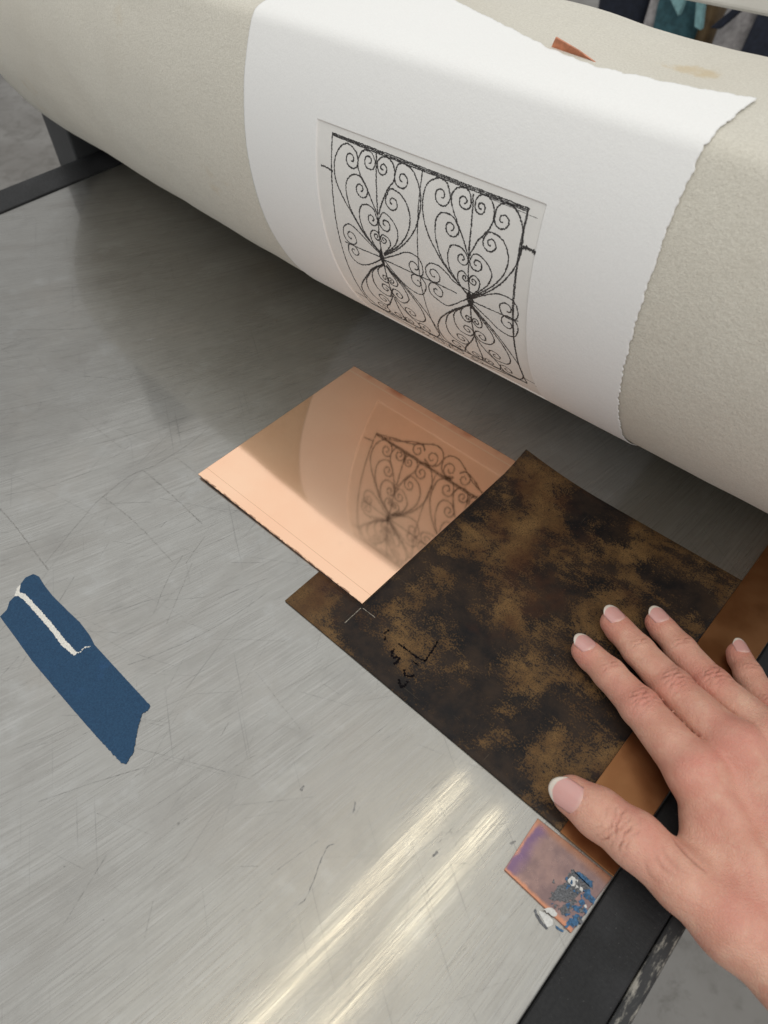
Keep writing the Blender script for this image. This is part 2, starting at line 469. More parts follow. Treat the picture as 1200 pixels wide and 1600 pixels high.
MAT = dict(bed=m_bed(), black=m_black(), scuff=m_scuffed(), floor=m_floor(), felt=m_felt(), paper=m_paper(), ink=m_ink(),
           copper=m_copper(), patina=m_patina(), strip=m_brown_copper(), tab=m_tab(), tape=m_tape(), skin=m_skin(), nail=m_nail(),
           steel=m_plain('roller_steel', (0.5, 0.5, 0.5), 0.3, 0.1, 80, 0.05, 1.0),
           white=m_plain('torn_tape_backing', (0.74, 0.72, 0.67), 0.85, 0.2, 1500, 0.7),
           graphite=m_plain('graphite', (0.235, 0.23, 0.22), 0.6, 0.45, 900, 0.1),
           scratch=m_plain('scratched_metal', (0.27, 0.265, 0.255), 0.35, 0.4, 300, 0.05, 0.8),
           marker=m_plain('marker_ink', (0.006, 0.005, 0.006), 0.4, 0.3, 500, 0.05),
           scribe=m_plain('scribed_brass', (0.30, 0.27, 0.22), 0.45, 0.3, 900, 0.1, 0.5),
           bluep=m_plain('blue_paint_residue', (0.045, 0.12, 0.23), 0.8, 0.5, 900, 0.8),
           greyp=m_plain('grey_paint_residue', (0.12, 0.125, 0.135), 0.85, 0.6, 1400, 0.9),
           whitep=m_plain('white_paint_flake', (0.62, 0.62, 0.60), 0.8, 0.15, 700, 0.4),
           teal=m_plain('teal_canvas', (0.035, 0.10, 0.12), 0.8, 0.3, 60, 0.3),
           lteal=m_plain('light_teal_canvas', (0.23, 0.42, 0.44), 0.8, 0.2, 60, 0.3),
           navy=m_plain('navy_cloth', (0.012, 0.016, 0.03), 0.85, 0.3, 60, 0.3),
           greyc=m_plain('grey_cloth', (0.36, 0.34, 0.34), 0.85, 0.3, 40, 0.3),
           ochre=m_plain('brown_leather', (0.13, 0.085, 0.04), 0.7, 0.3, 40, 0.3),
           post=m_plain('lit_black_paint', (0.055, 0.058, 0.062), 0.5, 0.1, 40, 0.03),  # black frame paint made paler, the light on its face put into the colour
           bar=m_plain('ivory_enamel', (0.85, 0.83, 0.78), 0.35, 0.04, 30, 0.03))

MAT['marker'].node_tree.nodes['Principled BSDF'].inputs['Specular IOR Level'].default_value = 0.02
# ---------------------------------------------------------------- floor
fl = mesh('floor', [(-9000, -6000, -860), (9000, -6000, -860), (9000, 12000, -860), (-9000, 12000, -860)], [(0, 1, 2, 3)], MAT['floor'])
tag(fl, kind='structure')

# ---------------------------------------------------------------- the press
press = empty('etching_press', (-375, 200, -860))
tag(press, 'steel-bedded etching press with black rails and frame under the felt blanket', 'press')
BX0, BX1 = -764.5, 13.7
bed = put(bevel(mesh('bed_plate', *box(BX0, BX1, -700, 900, -12, 0), MAT['bed']), 0.6), press)
bed['label'] = 'bare scratched brushed steel bed'
put(bevel(mesh('side_rail', *box(BX1 + 0.6, 40.0, -700, 900, -60, -3.0), MAT['black']), 1.0), press)
put(bevel(mesh('rail_ledge', *box(40.4, 47.5, -700, 900, -60, -4.2), MAT['scuff']), 1.4), press)
put(bevel(mesh('side_rail', *box(-811, BX0 - 0.6, -700, 900, -60, 1.5), MAT['black']), 1.5), press)
put(bevel(mesh('frame_post', *box(-862, -812.5, 360, 520, -860, 420), MAT['post']), 2.0), press)
put(bevel(mesh('frame_post', *box(49, 100, 360, 520, -860, 420), MAT['post']), 2.0), press)

def cylinder_x(name, x0, x1, cy, cz, rad, material, n=64):
    v = []; f = []
    for i in range(n):
        a = 2 * math.pi * i / n
        for x in (x0, x1): v.append((x, cy + rad * math.cos(a), cz + rad * math.sin(a)))
    for i in range(n):
        j = (i + 1) % n
        f.append((2 * i, 2 * j, 2 * j + 1, 2 * i + 1))
    f.append(tuple(2 * i for i in range(n - 1, -1, -1))); f.append(tuple(2 * i + 1 for i in range(n)))
    o = mesh(name, v, f, material)
    for p in o.data.polygons:
        if len(p.vertices) == 4: p.use_smooth = True
    return o
put(cylinder_x('pressure_roller', -806, 44, 424, 88, 78, MAT['steel']), press)
put(bevel(mesh('tie_bar', *box(-815, 60, 758, 800, 141, 215), MAT['bar']), 5.0, 4), press)

# pencilled registration lines and scuffs on the bed
def flat_stroke(name, pts, w, z, material, parent, seed=0, rough=0.6, w1=None):
    A, B = ribbon2d(pts, w, w1, rough, 1.2, seed)
    n = len(A)
    v = [(p[0], p[1], z) for p in A] + [(p[0], p[1], z) for p in B]
    f = [(i, i + 1, n + i + 1, n + i) for i in range(n - 1)]
    o = mesh(name, v, f, material)
    # faces up
    put(o, parent) if parent.type == 'EMPTY' else setattr(o, 'parent', parent)
    return o
# the bed itself is a child of the press: its marks are sub-parts
def bed_mark(px, w, seed, wob=0.4):
    P = np.array([at(a, b)[:2] for a, b in px])
    P = resample(catmull(P, 6), 3.0)
    g = np.random.default_rng(seed)
    P += g.normal(0, wob * 0.25, P.shape)
    A, B = ribbon2d(P, w, None, 0.9, 1.5, seed)
    n = len(A)
    v = [(p[0], p[1], 0.05) for p in A] + [(p[0], p[1], 0.05) for p in B]
    f = [(n + i, n + i + 1, i + 1, i) for i in range(n - 1)]
    o = mesh('graphite_mark', v, f, MAT['graphite'])
    o.parent = bed
for i, (pts, w) in enumerate([
        ([(0, 795), (30, 830), (75, 890)], 0.55), ([(8, 548), (50, 578), (110, 635), (190, 700)], 0.28),
        ([(160, 775), (215, 820), (270, 878)], 0.35), ([(225, 735), (270, 775), (316, 818)], 0.5),
        ([(150, 785), (200, 745), (240, 728)], 0.35), ([(70, 880), (150, 785)], 0.22), ([(240, 728), (300, 690), (355, 640)], 0.25),
        ([(275, 715), (306, 738)], 0.3), ([(290, 880), (320, 838)], 0.22), ([(260, 975), (300, 880)], 0.2), ([(0, 665), (28, 660)], 0.4),
        ([(60, 640), (64, 628)], 0.6), ([(466, 1415), (480, 1400), (508, 1330), (522, 1318)], 0.35), ([(550, 1270), (556, 1252)], 0.8),
        ([(345, 1150), (358, 1128)], 0.35), ([(505, 938 + 130), (530, 1085)], 0.2), ([(228, 532), (242, 529)], 1.0), ([(165, 537), (172, 536)], 0.8),
        ([(279, 1290), (281, 1284)], 0.9), ([(470, 1236), (476, 1228)], 0.9), ([(798, 1320), (805, 1313)], 1.0), ([(676, 1338), (684, 1330)], 0.9),
        ([(400, 1050), (470, 1140)], 0.16), ([(240, 958), (262, 905), (285, 868)], 0.22)]):
    bed_mark(pts, w, 100 + i)
# countless fine scratches of use
sv, sf, sc_ = [], [], 0
gs = np.random.default_rng(21)
for i in range(620):
    x, y = gs.uniform(-620, 0), gs.uniform(-60, 330)
    base = math.atan2(1.0, max(0.02, 0.03 - x * 0.0012))
    ang = base + gs.choice([gs.normal(0, 0.08), gs.normal(0.7, 0.3), gs.normal(-0.6, 0.3)], p=[0.5, 0.25, 0.25])
    L = gs.gamma(2.0, 14.0)
    t = np.linspace(-0.5, 0.5, 7) * L
    bow = gs.normal(0, 0.02)
    P = np.stack([x + np.cos(ang) * t - np.sin(ang) * bow * t * t / 20, y + np.sin(ang) * t + np.cos(ang) * bow * t * t / 20], 1)
    A, B = ribbon2d(P, gs.choice([gs.uniform(0.05, 0.12), gs.uniform(0.12, 0.30)], p=[0.7, 0.3]), None, 0.8, max(L / 8, 1.0), i)
    if not (A[:, 0].max() < 12): continue
    n = len(A)
    sv += [(p[0], p[1], 0.03) for p in A] + [(p[0], p[1], 0.03) for p in B]
    sf += [(sc_ + n + j, sc_ + n + j + 1, sc_ + j + 1, sc_ + j) for j in range(n - 1)]
    sc_ += 2 * n
so = mesh('scratches', sv, sf, MAT['scratch'])
so.parent = bed
so['kind'] = 'stuff'

# ---------------------------------------------------------------- blanket and paper: one drape profile
RC, RY, RZ = 150.0, 425.0, 151.5
def profile():
    th = np.radians(np.linspace(-86, 28, 220))
    arc = np.stack([RY - RC * np.cos(th), RZ + RC * np.sin(th)], 1)
    p0 = arc[-1]; tg = np.array([math.sin(th[-1]), math.cos(th[-1])])
    p3 = np.array([318.0, 229.6]); p1 = p0 + tg * 7.5; p2 = p3 - np.array([15.0, 0.3])
    t = np.linspace(0, 1, 40)[1:, None]
    bz = (1 - t) ** 3 * p0 + 3 * (1 - t) ** 2 * t * p1 + 3 * (1 - t) * t * t * p2 + t ** 3 * p3
    top = catmull(np.array([p3, (345, 229.9), (385, 229.0), (408, 224), (432, 212), (468, 190), (500, 165), (520, 140), (530, 110), (533, 60), (533, -30)]), 14)[1:]
    P = np.vstack([arc, bz, top])
    L = np.concatenate([[0], np.cumsum(np.linalg.norm(np.diff(P, axis=0), axis=1))])
    L += np.radians(-86) * RC                     # s = 0 at the roller's foremost line
    return P, L
PROF, PL = profile()
T_ = np.gradient(PROF, axis=0); T_ /= np.linalg.norm(T_, axis=1)[:, None]
PN = np.stack([-T_[:, 1], T_[:, 0]], 1)           # outward (towards -y / up)
def shift_left(x):
    """the blanket hangs a little further back towards the far end of the roller"""
    t = np.clip((-385.0 - x) / 400.0, 0, 1.3)
    return 26.0 * t ** 1.15
def drape(x, s, off=0.0):
    x = np.asarray(x, float); s = np.asarray(s, float)
    y = np.interp(s, PL, PROF[:, 0]); z = np.interp(s, PL, PROF[:, 1])
    ny = np.interp(s, PL, PN[:, 0]); nz = np.interp(s, PL, PN[:, 1])
    low = np.clip((z + 20) / 60.0, 0, 1)
    return np.stack([x + 0 * y, y + ny * off + shift_left(x) * 1.0 * np.clip(1 - (s - 60) / 120, 0, 1), z + nz * off], -1)

def grid_mesh(name, P, material, thick=0.0, smooth=True, uv=None):
    ny, nx = P.shape[:2]
    idx = np.arange(ny * nx).reshape(ny, nx)
    q = np.stack([idx[:-1, :-1], idx[:-1, 1:], idx[1:, 1:], idx[1:, :-1]], -1).reshape(-1, 4)
    me = bpy.data.meshes.new(name)
    me.vertices.add(ny * nx); me.vertices.foreach_set('co', (P.reshape(-1, 3) * MM).ravel())
    me.loops.add(q.size); me.loops.foreach_set('vertex_index', q.ravel().astype(np.int32))
    me.polygons.add(len(q)); me.polygons.foreach_set('loop_start', (np.arange(len(q)) * 4).astype(np.int32))
    me.polygons.foreach_set('loop_total', np.full(len(q), 4, np.int32))
    me.polygons.foreach_set('use_smooth', np.full(len(q), smooth))
    me.update(calc_edges=True)
    if uv is not None:
        l = me.uv_layers.new(name='UVMap')
        l.data.foreach_set('uv', uv.reshape(-1, 2)[q.ravel()].astype(np.float32).ravel())
    me.validate()
    o = bpy.data.objects.new(name, me)
    S.collection.objects.link(o)
    me.materials.append(material)
    if thick:
        m = o.modifiers.new('thickness', 'SOLIDIFY'); m.thickness = thick * MM; m.offset = -1
    return o

def fbm(x, y, sc, seed=0.0):
    return np.array([mnoise.fractal(Vector((a * sc, b * sc, seed)), 1.0, 2.0, 3) for a, b in zip(np.ravel(x), np.ravel(y))]).reshape(np.shape(x))

bx = np.linspace(-806, 8, 140)
bs = np.linspace(PL[0], PL[-1] - 2, 260)
BXg, BSg = np.meshgrid(bx, bs)
wav = fbm(BXg, BSg, 0.012, 3.0) * 1.2
wav *= np.clip((BXg + 385) / -60 , 0, 1) + np.clip((BXg + 100) / 40, 0, 1) * 0.6 + np.clip((BSg - 160) / 60, 0, 1) * 2.2
Pb = drape(BXg, BSg, -1.1)
nyz = np.stack([np.interp(BSg, PL, PN[:, 0]), np.interp(BSg, PL, PN[:, 1])], -1)
Pb[..., 1] += nyz[..., 0] * wav; Pb[..., 2] += nyz[..., 1] * wav
Pb[..., 2] += 5.0 * sm(-140, -260, BXg) * sm(392, 415, Pb[..., 1]) * sm(150, 200, Pb[..., 2])
blanket = grid_mesh('felt_blanket', Pb, MAT['felt'], thick=4.0)
tag(blanket, 'thick cream wool felt blanket wrapped over the press roller', 'felt blanket')

# the sheet of paper
x0p, x1p, s0p, s1p = PLATE
NS, NX = 360, 300
def paper_top(x):
    """how far back the torn upper edge of the sheet reaches (y in mm)"""
    return np.interp(x, [-380, -290, -235, -205, -178, -140, -104], [372, 361, 345, 333, 326.5, 329, 337])
xs = np.linspace(0, 1, NX)
ss = np.linspace(0, 1, NS)
s_bot = -200.0
g = np.random.default_rng(5)
dj = np.convolve(g.normal(0, 1, NS + 8), np.ones(2) / 2, 'same')[4:-4] * 0.42 + np.convolve(g.normal(0, 1, NS + 60), np.ones(25) / 25, 'same')[30:-30] * 1.0
lj = np.convolve(g.normal(0, 1, NS + 60), np.ones(25) / 25, 'same')[30:-30] * 0.7 + g.normal(0, 0.10, NS)
tj = np.convolve(g.normal(0, 1, NX + 8), np.ones(5) / 5, 'same')[4:-4] * 1.0
s_flat = np.interp(318.0, PROF[220:300, 0], PL[220:300])
Xg = np.zeros((NS, NX)); Sg = np.zeros((NS, NX))
xx_ = np.sort(np.concatenate([np.linspace(-376.6, -106.2, NX - 20)] + [c + np.linspace(-0.6, 0.6, 10) for c in (x0p, x1p)]))
xs = (xx_ + 376.6) / (376.6 - 106.2)
base_x = xx_
top_s = s_flat + (paper_top(base_x) - 318.0) + tj
srow = np.sort(np.concatenate([np.linspace(s_bot, 118.0, NS - 20)] + [c + np.linspace(-0.6, 0.6, 10) for c in (s0p, s1p)]))
for i in range(NS):
    Sg[i] = srow[i] if srow[i] <= 60 else 60 + (srow[i] - 60) / (srow[-1] - 60) * (top_s - 60)
    we = np.clip((xs - 0.97) / 0.03, 0, 1) ** 1.5
    wl = np.clip((0.03 - xs) / 0.03, 0, 1) ** 1.5
    Xg[i] = base_x + we * dj[i] + wl * lj[i]
def emboss(x, s, e=0.42):
    m = sm(x0p - e, x0p + e, x) * (1 - sm(x1p - e, x1p + e, x)) * sm(s0p - e, s0p + e, s) * (1 - sm(s1p - e, s1p + e, s))
    return -0.85 * m
# snap columns / rows on to the plate mark so that its step is crisp
def lift(x, s):
    """gentle lift of the sheet's upper edge off the felt"""
    y = np.interp(s, PL, PROF[:, 0])
    a = sm(300, 345, y) * (s > 60)
    return a * (0.2 + 0.8 * np.sin((x + 376) / 46.0) ** 2 + 1.5 * sm(-210, -330, x))
Pp = drape(Xg, Sg, 0.0)
off = emboss(Xg, Sg) + lift(Xg, Sg)
ny_ = np.interp(Sg, PL, PN[:, 0]); nz_ = np.interp(Sg, PL, PN[:, 1])
Pp[..., 1] += ny_ * off; Pp[..., 2] += nz_ * off
paper = grid_mesh('printed_paper', Pp, MAT['paper'], thick=0.45, uv=np.stack([Xg, Sg], -1) * MM)
tag(paper, 'white rag paper with a black scrolled ironwork etching draped over the roller', 'paper')

# ---- the etched drawing: strokes in sheet coordinates (x, s)
def sheet(px, py):
    d = ROT @ np.array([px - CX, py - CY, FPX]); o = np.array([0, 0, CAMH])
    oy, oz = o[1] - RY, o[2] - RZ
    a = d[1] ** 2 + d[2] ** 2; b = oy * d[1] + oz * d[2]; c = oy * oy + oz * oz - RC * RC
    D = max(b * b - a * c, 0)
    p = o + d * ((-b - math.sqrt(D)) / a)
    return np.array([p[0], math.atan2(p[2] - RZ, RY - p[1]) * RC])
Z1 = lambda p: sheet(490 + p[0] / 6.0, 180 + p[1] / 6.0)
Z2 = lambda p: sheet(640 + p[0] / 5.4545, 250 + p[1] / 5.4545)
Z3 = lambda p: sheet(530 + p[0] / 6.6667, 380 + p[1] / 6.6667)
Z4 = lambda p: sheet(660 + p[0] / 6.0, 440 + p[1] / 6.0)

def scroll(fn, pts, cen=None, sense=1, turns=1.32):
    """a wrought-iron scroll: a stem through pts that winds into a spiral about cen (sense as seen on the sheet)"""
    P = np.array([fn(p) for p in pts])
    return scroll_s(P, fn(cen) if cen is not None else None, sense, turns)
def scroll_s(P, c, sense=1, turns=1.32):
    C = catmull(P, 10)
    if c is None: return C
    v = C[-1] - c; r0 = np.linalg.norm(v); a0 = math.atan2(v[1], v[0])
    t = np.linspace(0, 1, 60)[1:]
    rr = r0 * (1 - t) ** 0.9 * 0.84 + r0 * 0.16
    rr = r0 + (rr - r0) * sm(0, 0.25, t)
    an = a0 + sense * turns * 2 * math.pi * t
    return np.vstack([C, c + np.stack([np.cos(an), np.sin(an)], 1) * rr[:, None]])

LEFT = [  # upper half of the left panel, traced in close-up (screen cw = -1 on the sheet as s runs up)
    (Z1, [(628, 1310), (480, 1140), (370, 960), (270, 780), (200, 610), (185, 460), (205, 360), (255, 285), (320, 270), (385, 340), (405, 400)], (342, 415), -1),
    (Z1, [(590, 940), (545, 830), (485, 680), (430, 570), (405, 460), (425, 370), (475, 325), (535, 355), (568, 430)], (510, 435), -1),
    (Z1, [(605, 935), (620, 860), (680, 710), (745, 610), (750, 510), (710, 420), (645, 390), (595, 430), (590, 490)], (640, 500), 1),
    (Z1, [(580, 350), (578, 620), (590, 900), (605, 1120), (635, 1310)], None, 1),
    (Z1, [(655, 1325), (800, 1250), (910, 1130), (975, 970), (995, 780), (970, 640), (920, 520), (840, 455), (780, 470), (757, 540)], (822, 605), 1),
    (Z1, [(630, 1310), (500, 1160), (400, 1000), (330, 860), (295, 700), (310, 600), (370, 557), (440, 590), (488, 680)], (432, 700), -1),
    (Z1, [(655, 1320), (800, 1220), (880, 1090), (890, 940), (850, 810), (780, 725), (710, 695), (678, 750)], (730, 825), 1),
    (Z1, [(632, 1310), (520, 1180), (450, 1060), (420, 930), (440, 850), (500, 845), (555, 890), (580, 960)], (538, 980), -1),
    (Z1, [(652, 1315), (760, 1220), (780, 1110), (745, 1020), (690, 945), (640, 918), (610, 965)], (665, 1030), 1),
    (Z1, [(635, 1310), (555, 1210), (525, 1130), (545, 1085), (590, 1100), (610, 1140)], (583, 1142), -1),
    (Z1, [(648, 1310), (710, 1230), (690, 1160), (640, 1125), (618, 1155)], (650, 1175), 1),
]
LEFT_SIDE = [
    (Z1, [(630, 1320), (480, 1170), (390, 1075), (320, 1025), (275, 1050), (272, 1110)], (342, 1145), 1),
    (Z1, [(630, 1355), (540, 1400), (450, 1410), (380, 1370), (330, 1300), (318, 1240)], (375, 1280), -1),
    (Z1, [(640, 1345), (400, 1245), (285, 1190)], None, 1),
    (Z3, [(460, 165), (590, 130), (700, 102), (800, 150), (850, 225), (862, 290)], (778, 260), -1),
    (Z3, [(465, 190), (600, 360), (700, 460), (800, 530), (865, 540), (893, 490)], (805, 410), 1),
    (Z3, [(460, 180), (760, 320), (1010, 430), (1215, 530)], None, 1),
]
RIGHT = [
    (Z2, [(495, 1165), (330, 960), (240, 820), (155, 650), (105, 460), (110, 300), (150, 195), (240, 155), (310, 195), (335, 280)], (262, 305), -1),
    (Z2, [(495, 830), (445, 670), (390, 510), (350, 370), (355, 290), (400, 240), (460, 235), (505, 280), (518, 350)], (458, 355), -1),
    (Z2, [(500, 820), (570, 700), (670, 590), (712, 490), (705, 380), (660, 310), (600, 300), (555, 345), (550, 405)], (600, 405), 1),
    (Z2, [(535, 290), (525, 480), (500, 760), (492, 960), (505, 1165)], None, 1),
    (Z2, [(520, 1185), (700, 1110), (830, 1000), (920, 860), (958, 680), (945, 530), (890, 410), (815, 370), (745, 400), (720, 480)], (788, 520), 1),
    (Z2, [(495, 1165), (350, 980), (270, 850), (220, 700), (210, 560), (235, 475), (290, 452), (360, 485), (408, 570)], (345, 585), -1),
    (Z2, [(520, 1180), (700, 1080), (800, 970), (835, 840), (800, 710), (730, 640), (665, 620), (620, 680)], (682, 720), 1),
    (Z2, [(497, 1165), (400, 1040), (330, 920), (318, 800), (345, 735), (400, 735), (455, 775), (488, 840)], (438, 845), -1),
    (Z2, [(515, 1170), (640, 1090), (690, 1000), (660, 900), (600, 830), (545, 805), (508, 850)], (565, 895), 1),
    (Z2, [(500, 1165), (430, 1080), (400, 1000), (415, 955), (450, 955), (485, 1000)], (462, 1010), -1),
    (Z2, [(512, 1165), (580, 1110), (585, 1040), (540, 990), (505, 1010)], (535, 1042), 1),
]
RIGHT_SIDE = [
    (Z3, [(1390, 535), (1200, 420), (1110, 320), (1020, 240), (940, 217), (893, 255), (895, 320)], (975, 335), 1),
    (Z3, [(1390, 560), (1200, 640), (1120, 660), (1020, 600), (945, 530), (925, 470)], (1010, 510), -1),
    (Z4, [(440, 175), (560, 140), (690, 122), (800, 160), (865, 220), (885, 285)], (785, 270), -1),
    (Z4, [(440, 195), (600, 350), (700, 450), (800, 515), (865, 520), (885, 470)], (795, 405), 1),
    (Z4, [(440, 185), (640, 275), (800, 345), (890, 382)], None, 1),
]
NODE_L, NODE_R = Z1((640, 1345)), Z2((508, 1195))
strokes = []                                       # (polyline, width)
for grp, node in ((LEFT, NODE_L), (RIGHT, NODE_R)):
    for i, (fn, pts, cen, sense) in enumerate(grp):
        C = scroll(fn, pts, cen, sense)
        strokes.append((C, 0.80))
        M = C.copy()                               # the lower half mirrors the upper one
        M[:, 1] = 2 * (node[1] - 1.0) - M[:, 1]
        hgt = np.clip((node[1] - M[:, 1]) / 60, 0, 1)
        M[:, 1] = node[1] - (node[1] - M[:, 1]) * 1.07
        strokes.append((M, 0.86))
for grp in (LEFT_SIDE, RIGHT_SIDE):
    for fn, pts, cen, sense in grp: strokes.append((scroll(fn, pts, cen, sense), 0.76))
# frame of the grille
FT, FB = 33.6, -92.0
TL, TR = Z1((163, 205)), Z2((1012, 412))
FX0, FX1 = TL[0], TR[0]
midx = Z1((1012, 520))[0]
for k in range(3):
    strokes.append((np.array([(FX0, FT - k * 0.55), (FX0 + 40, FT - 0.1 - k * 0.75), (FX1, TR[1] - 0.2 - k * 0.75)]), 0.62))
strokes.append((np.array([(FX0 + 0.2, FT), (FX0 + 0.4, -10), (FX0 + 0.2, FB)]), 0.75))
for k in range(2):
    strokes.append((np.array([(FX1 - k * 0.6, TR[1]), (FX1 - k * 0.7, -25), (FX1 + 0.4, FB)]), 0.62))
strokes.append((np.array([(midx, FT - 1), (midx - 0.3, -25), (midx, FB + 1)]), 0.62))
for k in range(2):
    strokes.append((np.array([(FX0, FB - k * 1.2), (FX1, FB - k * 1.3)]), 0.9))
strokes.append((np.array([Z1((60, 470)), Z1((120, 495)), Z1((172, 530))]), 0.95))
strokes.append((np.array([Z2((955, 745)), Z2((1010, 760)), Z2((1072, 800))]), 1.9))
strokes.append((np.array([(FX0 - 9.5, FB + 8), (FX0, FB + 6.5)]), 0.7))
strokes.append((np.array([(FX1, FB + 8), (FX1 + 9.5, FB + 7)]), 0.7))
strokes.append((np.array([Z2((690, 335)), Z2((880, 415)), Z2((1080, 500))]), 0.22))
strokes.append((np.array([Z2((700, 300)), Z2((860, 400))]), 0.2))
# the crest under the lower frame line
cw = (FX1 - FX0)
def crest(u, e): return np.array([FX0 + u * cw, FB - e])
for mirror in (False, True):
    f_ = (lambda u, e: crest(1 - u, e)) if mirror else crest
    sg = -1 if mirror else 1
    strokes.append((catmull(np.array([f_(0.0, 0.4), f_(0.12, 5), f_(0.26, 9.5), f_(0.34, 15), f_(0.41, 19), f_(0.47, 18), f_(0.5, 13)]), 10), 0.8))
    strokes.append((scroll_s(np.array([f_(0.05, 1), f_(0.16, 5), f_(0.26, 11.5), f_(0.33, 13.5), f_(0.365, 10)]), f_(0.32, 8.0), -sg if not mirror else 1, 1.4), 0.75))
    strokes.append((scroll_s(np.array([f_(0.5, 13), f_(0.485, 6), f_(0.44, 2.6), f_(0.385, 5)]), f_(0.43, 8.6), -1 if not mirror else 1, 1.4), 0.75))

iv, if_, cnt = [], [], 0
def add_strip(A, B):
    global cnt
    for Q in (A, B):
        x, s = Q[:, 0], Q[:, 1]
        p = drape(x, s, 0.0)
        o = emboss(x, s) + lift(x, s) + 0.09
        p[:, 1] += np.interp(s, PL, PN[:, 0]) * o; p[:, 2] += np.interp(s, PL, PN[:, 1]) * o
        iv.append(p)
    n = len(A)
    if_.extend([(cnt + i, cnt + i + 1, cnt + n + i + 1, cnt + n + i) for i in range(n - 1)])
    cnt += 2 * n
for i, (C, w) in enumerate(strokes):
    C = resample(C, 0.7)
    gg = np.random.default_rng(i)
    C = C + np.stack([np.convolve(gg.normal(0, 0.08, len(C) + 4), np.ones(3) / 3, 'same')[2:-2] for _ in range(2)], 1)
    add_strip(*ribbon2d(C, w, None, 0.55, 0.5, i))
# the inked knots where the scrolls are bound together
for node in (NODE_L, NODE_R):
    for k in range(9):
        a = random.uniform(-0.9, 0.9)
        P = np.array([(node[0] - 0.6 + a * 1.1, node[1] + 6.5 - abs(a) * 4), (node[0] + a * 2.6, node[1]), (node[0] + a * 1.0, node[1] - 7.5 + abs(a) * 4)])
        add_strip(*ribbon2d(catmull(P, 6), 0.9, None, 0.6, 0.6, 300 + k))
ink = mesh('ink_drawing', np.vstack(iv), if_, MAT['ink'], paper)
ink['label'] = 'black ink lines of a scrolled ironwork gate'

# ---------------------------------------------------------------- plates on the bed
cu = slab('copper_plate', [(-321.0, 149.9), (-168.2, 149.9), (-168.2, 300.6), (-321.0, 300.6)], 0.05, 1.3, MAT['copper'], bev=0.45)
for v_ in cu.data.vertices:
    v_.co.z += max(0.0, (-168.2 * MM - v_.co.x)) * 0.010
tag(cu, 'shiny polished square copper plate mirroring the ironwork etching', 'copper plate')

# notched dark plate with a curled back corner
def dark_plate():
    xs_ = np.concatenate([np.linspace(-203.4, -167.6, 8), np.linspace(-167.6, -14.6, 40)[1:]])
    ys_ = np.concatenate([np.linspace(121.8, 149.4, 8), np.linspace(149.4, 308.5, 44)[1:]])
    def z(x, y):
        d = max(0.0, 1 - math.hypot((x + 167.6) / 62.0, (y - 308.5) / 46.0))
        return 0.06 + 7.0 * d ** 2.0
    idx = {}; v = []; f = []
    def vid(i, j):
        if (i, j) not in idx:
            idx[(i, j)] = len(v); v.append((xs_[i], ys_[j] , z(xs_[i], ys_[j])))
        return idx[(i, j)]
    for i in range(len(xs_) - 1):
        for j in range(len(ys_) - 1):
            if xs_[i] < -167.7 and ys_[j] > 149.3: continue
            f.append((vid(i, j), vid(i + 1, j), vid(i + 1, j + 1), vid(i, j + 1)))
    o = mesh('notched_plate', v, f, MAT['patina'], smooth=True)
    m = o.modifiers.new('thickness', 'SOLIDIFY'); m.thickness = 1.1 * MM; m.offset = 1
    m.use_even_offset = True
    o.modifiers.new('edges', 'BEVEL').width = 0.15 * MM
    return o
dk = dark_plate()
tag(dk, 'dark mottled patinated brass plate with a notched corner under the fingers', 'metal plate')
Zm = lambda p: at(440 + p[0] / 3.75, 880 + p[1] / 3.75, 1.2)[:2]
def on_plate(name, pts, w, mat, seed, curve=True, rough=0.8):
    P = np.array([Zm(p) for p in pts])
    P = catmull(P, 8) if curve else P
    A, B = ribbon2d(P, w, None, rough, 0.5, seed)
    n = len(A)
    v = [(p[0], p[1], 1.20) for p in A] + [(p[0], p[1], 1.20) for p in B]
    f = [(n + i, n + i + 1, i + 1, i) for i in range(n - 1)]
    return mesh(name, v, f, mat, dk)
on_plate('scribed_line', [(465, 262), (370, 350)], 0.35, MAT['scribe'], 1, False)
on_plate('scribed_line', [(475, 262), (548, 318)], 0.3, MAT['scribe'], 2, False)
for i, (pts, w) in enumerate([
        ([(685, 470), (735, 508), (785, 545), (840, 575)], 1.1), ([(840, 575), (875, 525), (918, 452)], 1.0),
        ([(662, 502), (643, 530), (655, 550), (675, 548), (690, 560), (680, 578), (655, 590)], 1.3),
        ([(720, 622), (722, 650), (745, 662), (778, 655)], 1.2), ([(688, 678), (692, 708), (708, 725), (738, 700), (730, 690)], 1.3),
        ([(595, 410), (625, 395), (630, 400)], 1.1), ([(605, 430), (612, 440), (598, 445)], 1.2), ([(770, 575), (805, 600)], 0.8)]):
    on_plate('marker_writing', pts, w, MAT['marker'], 20 + i)

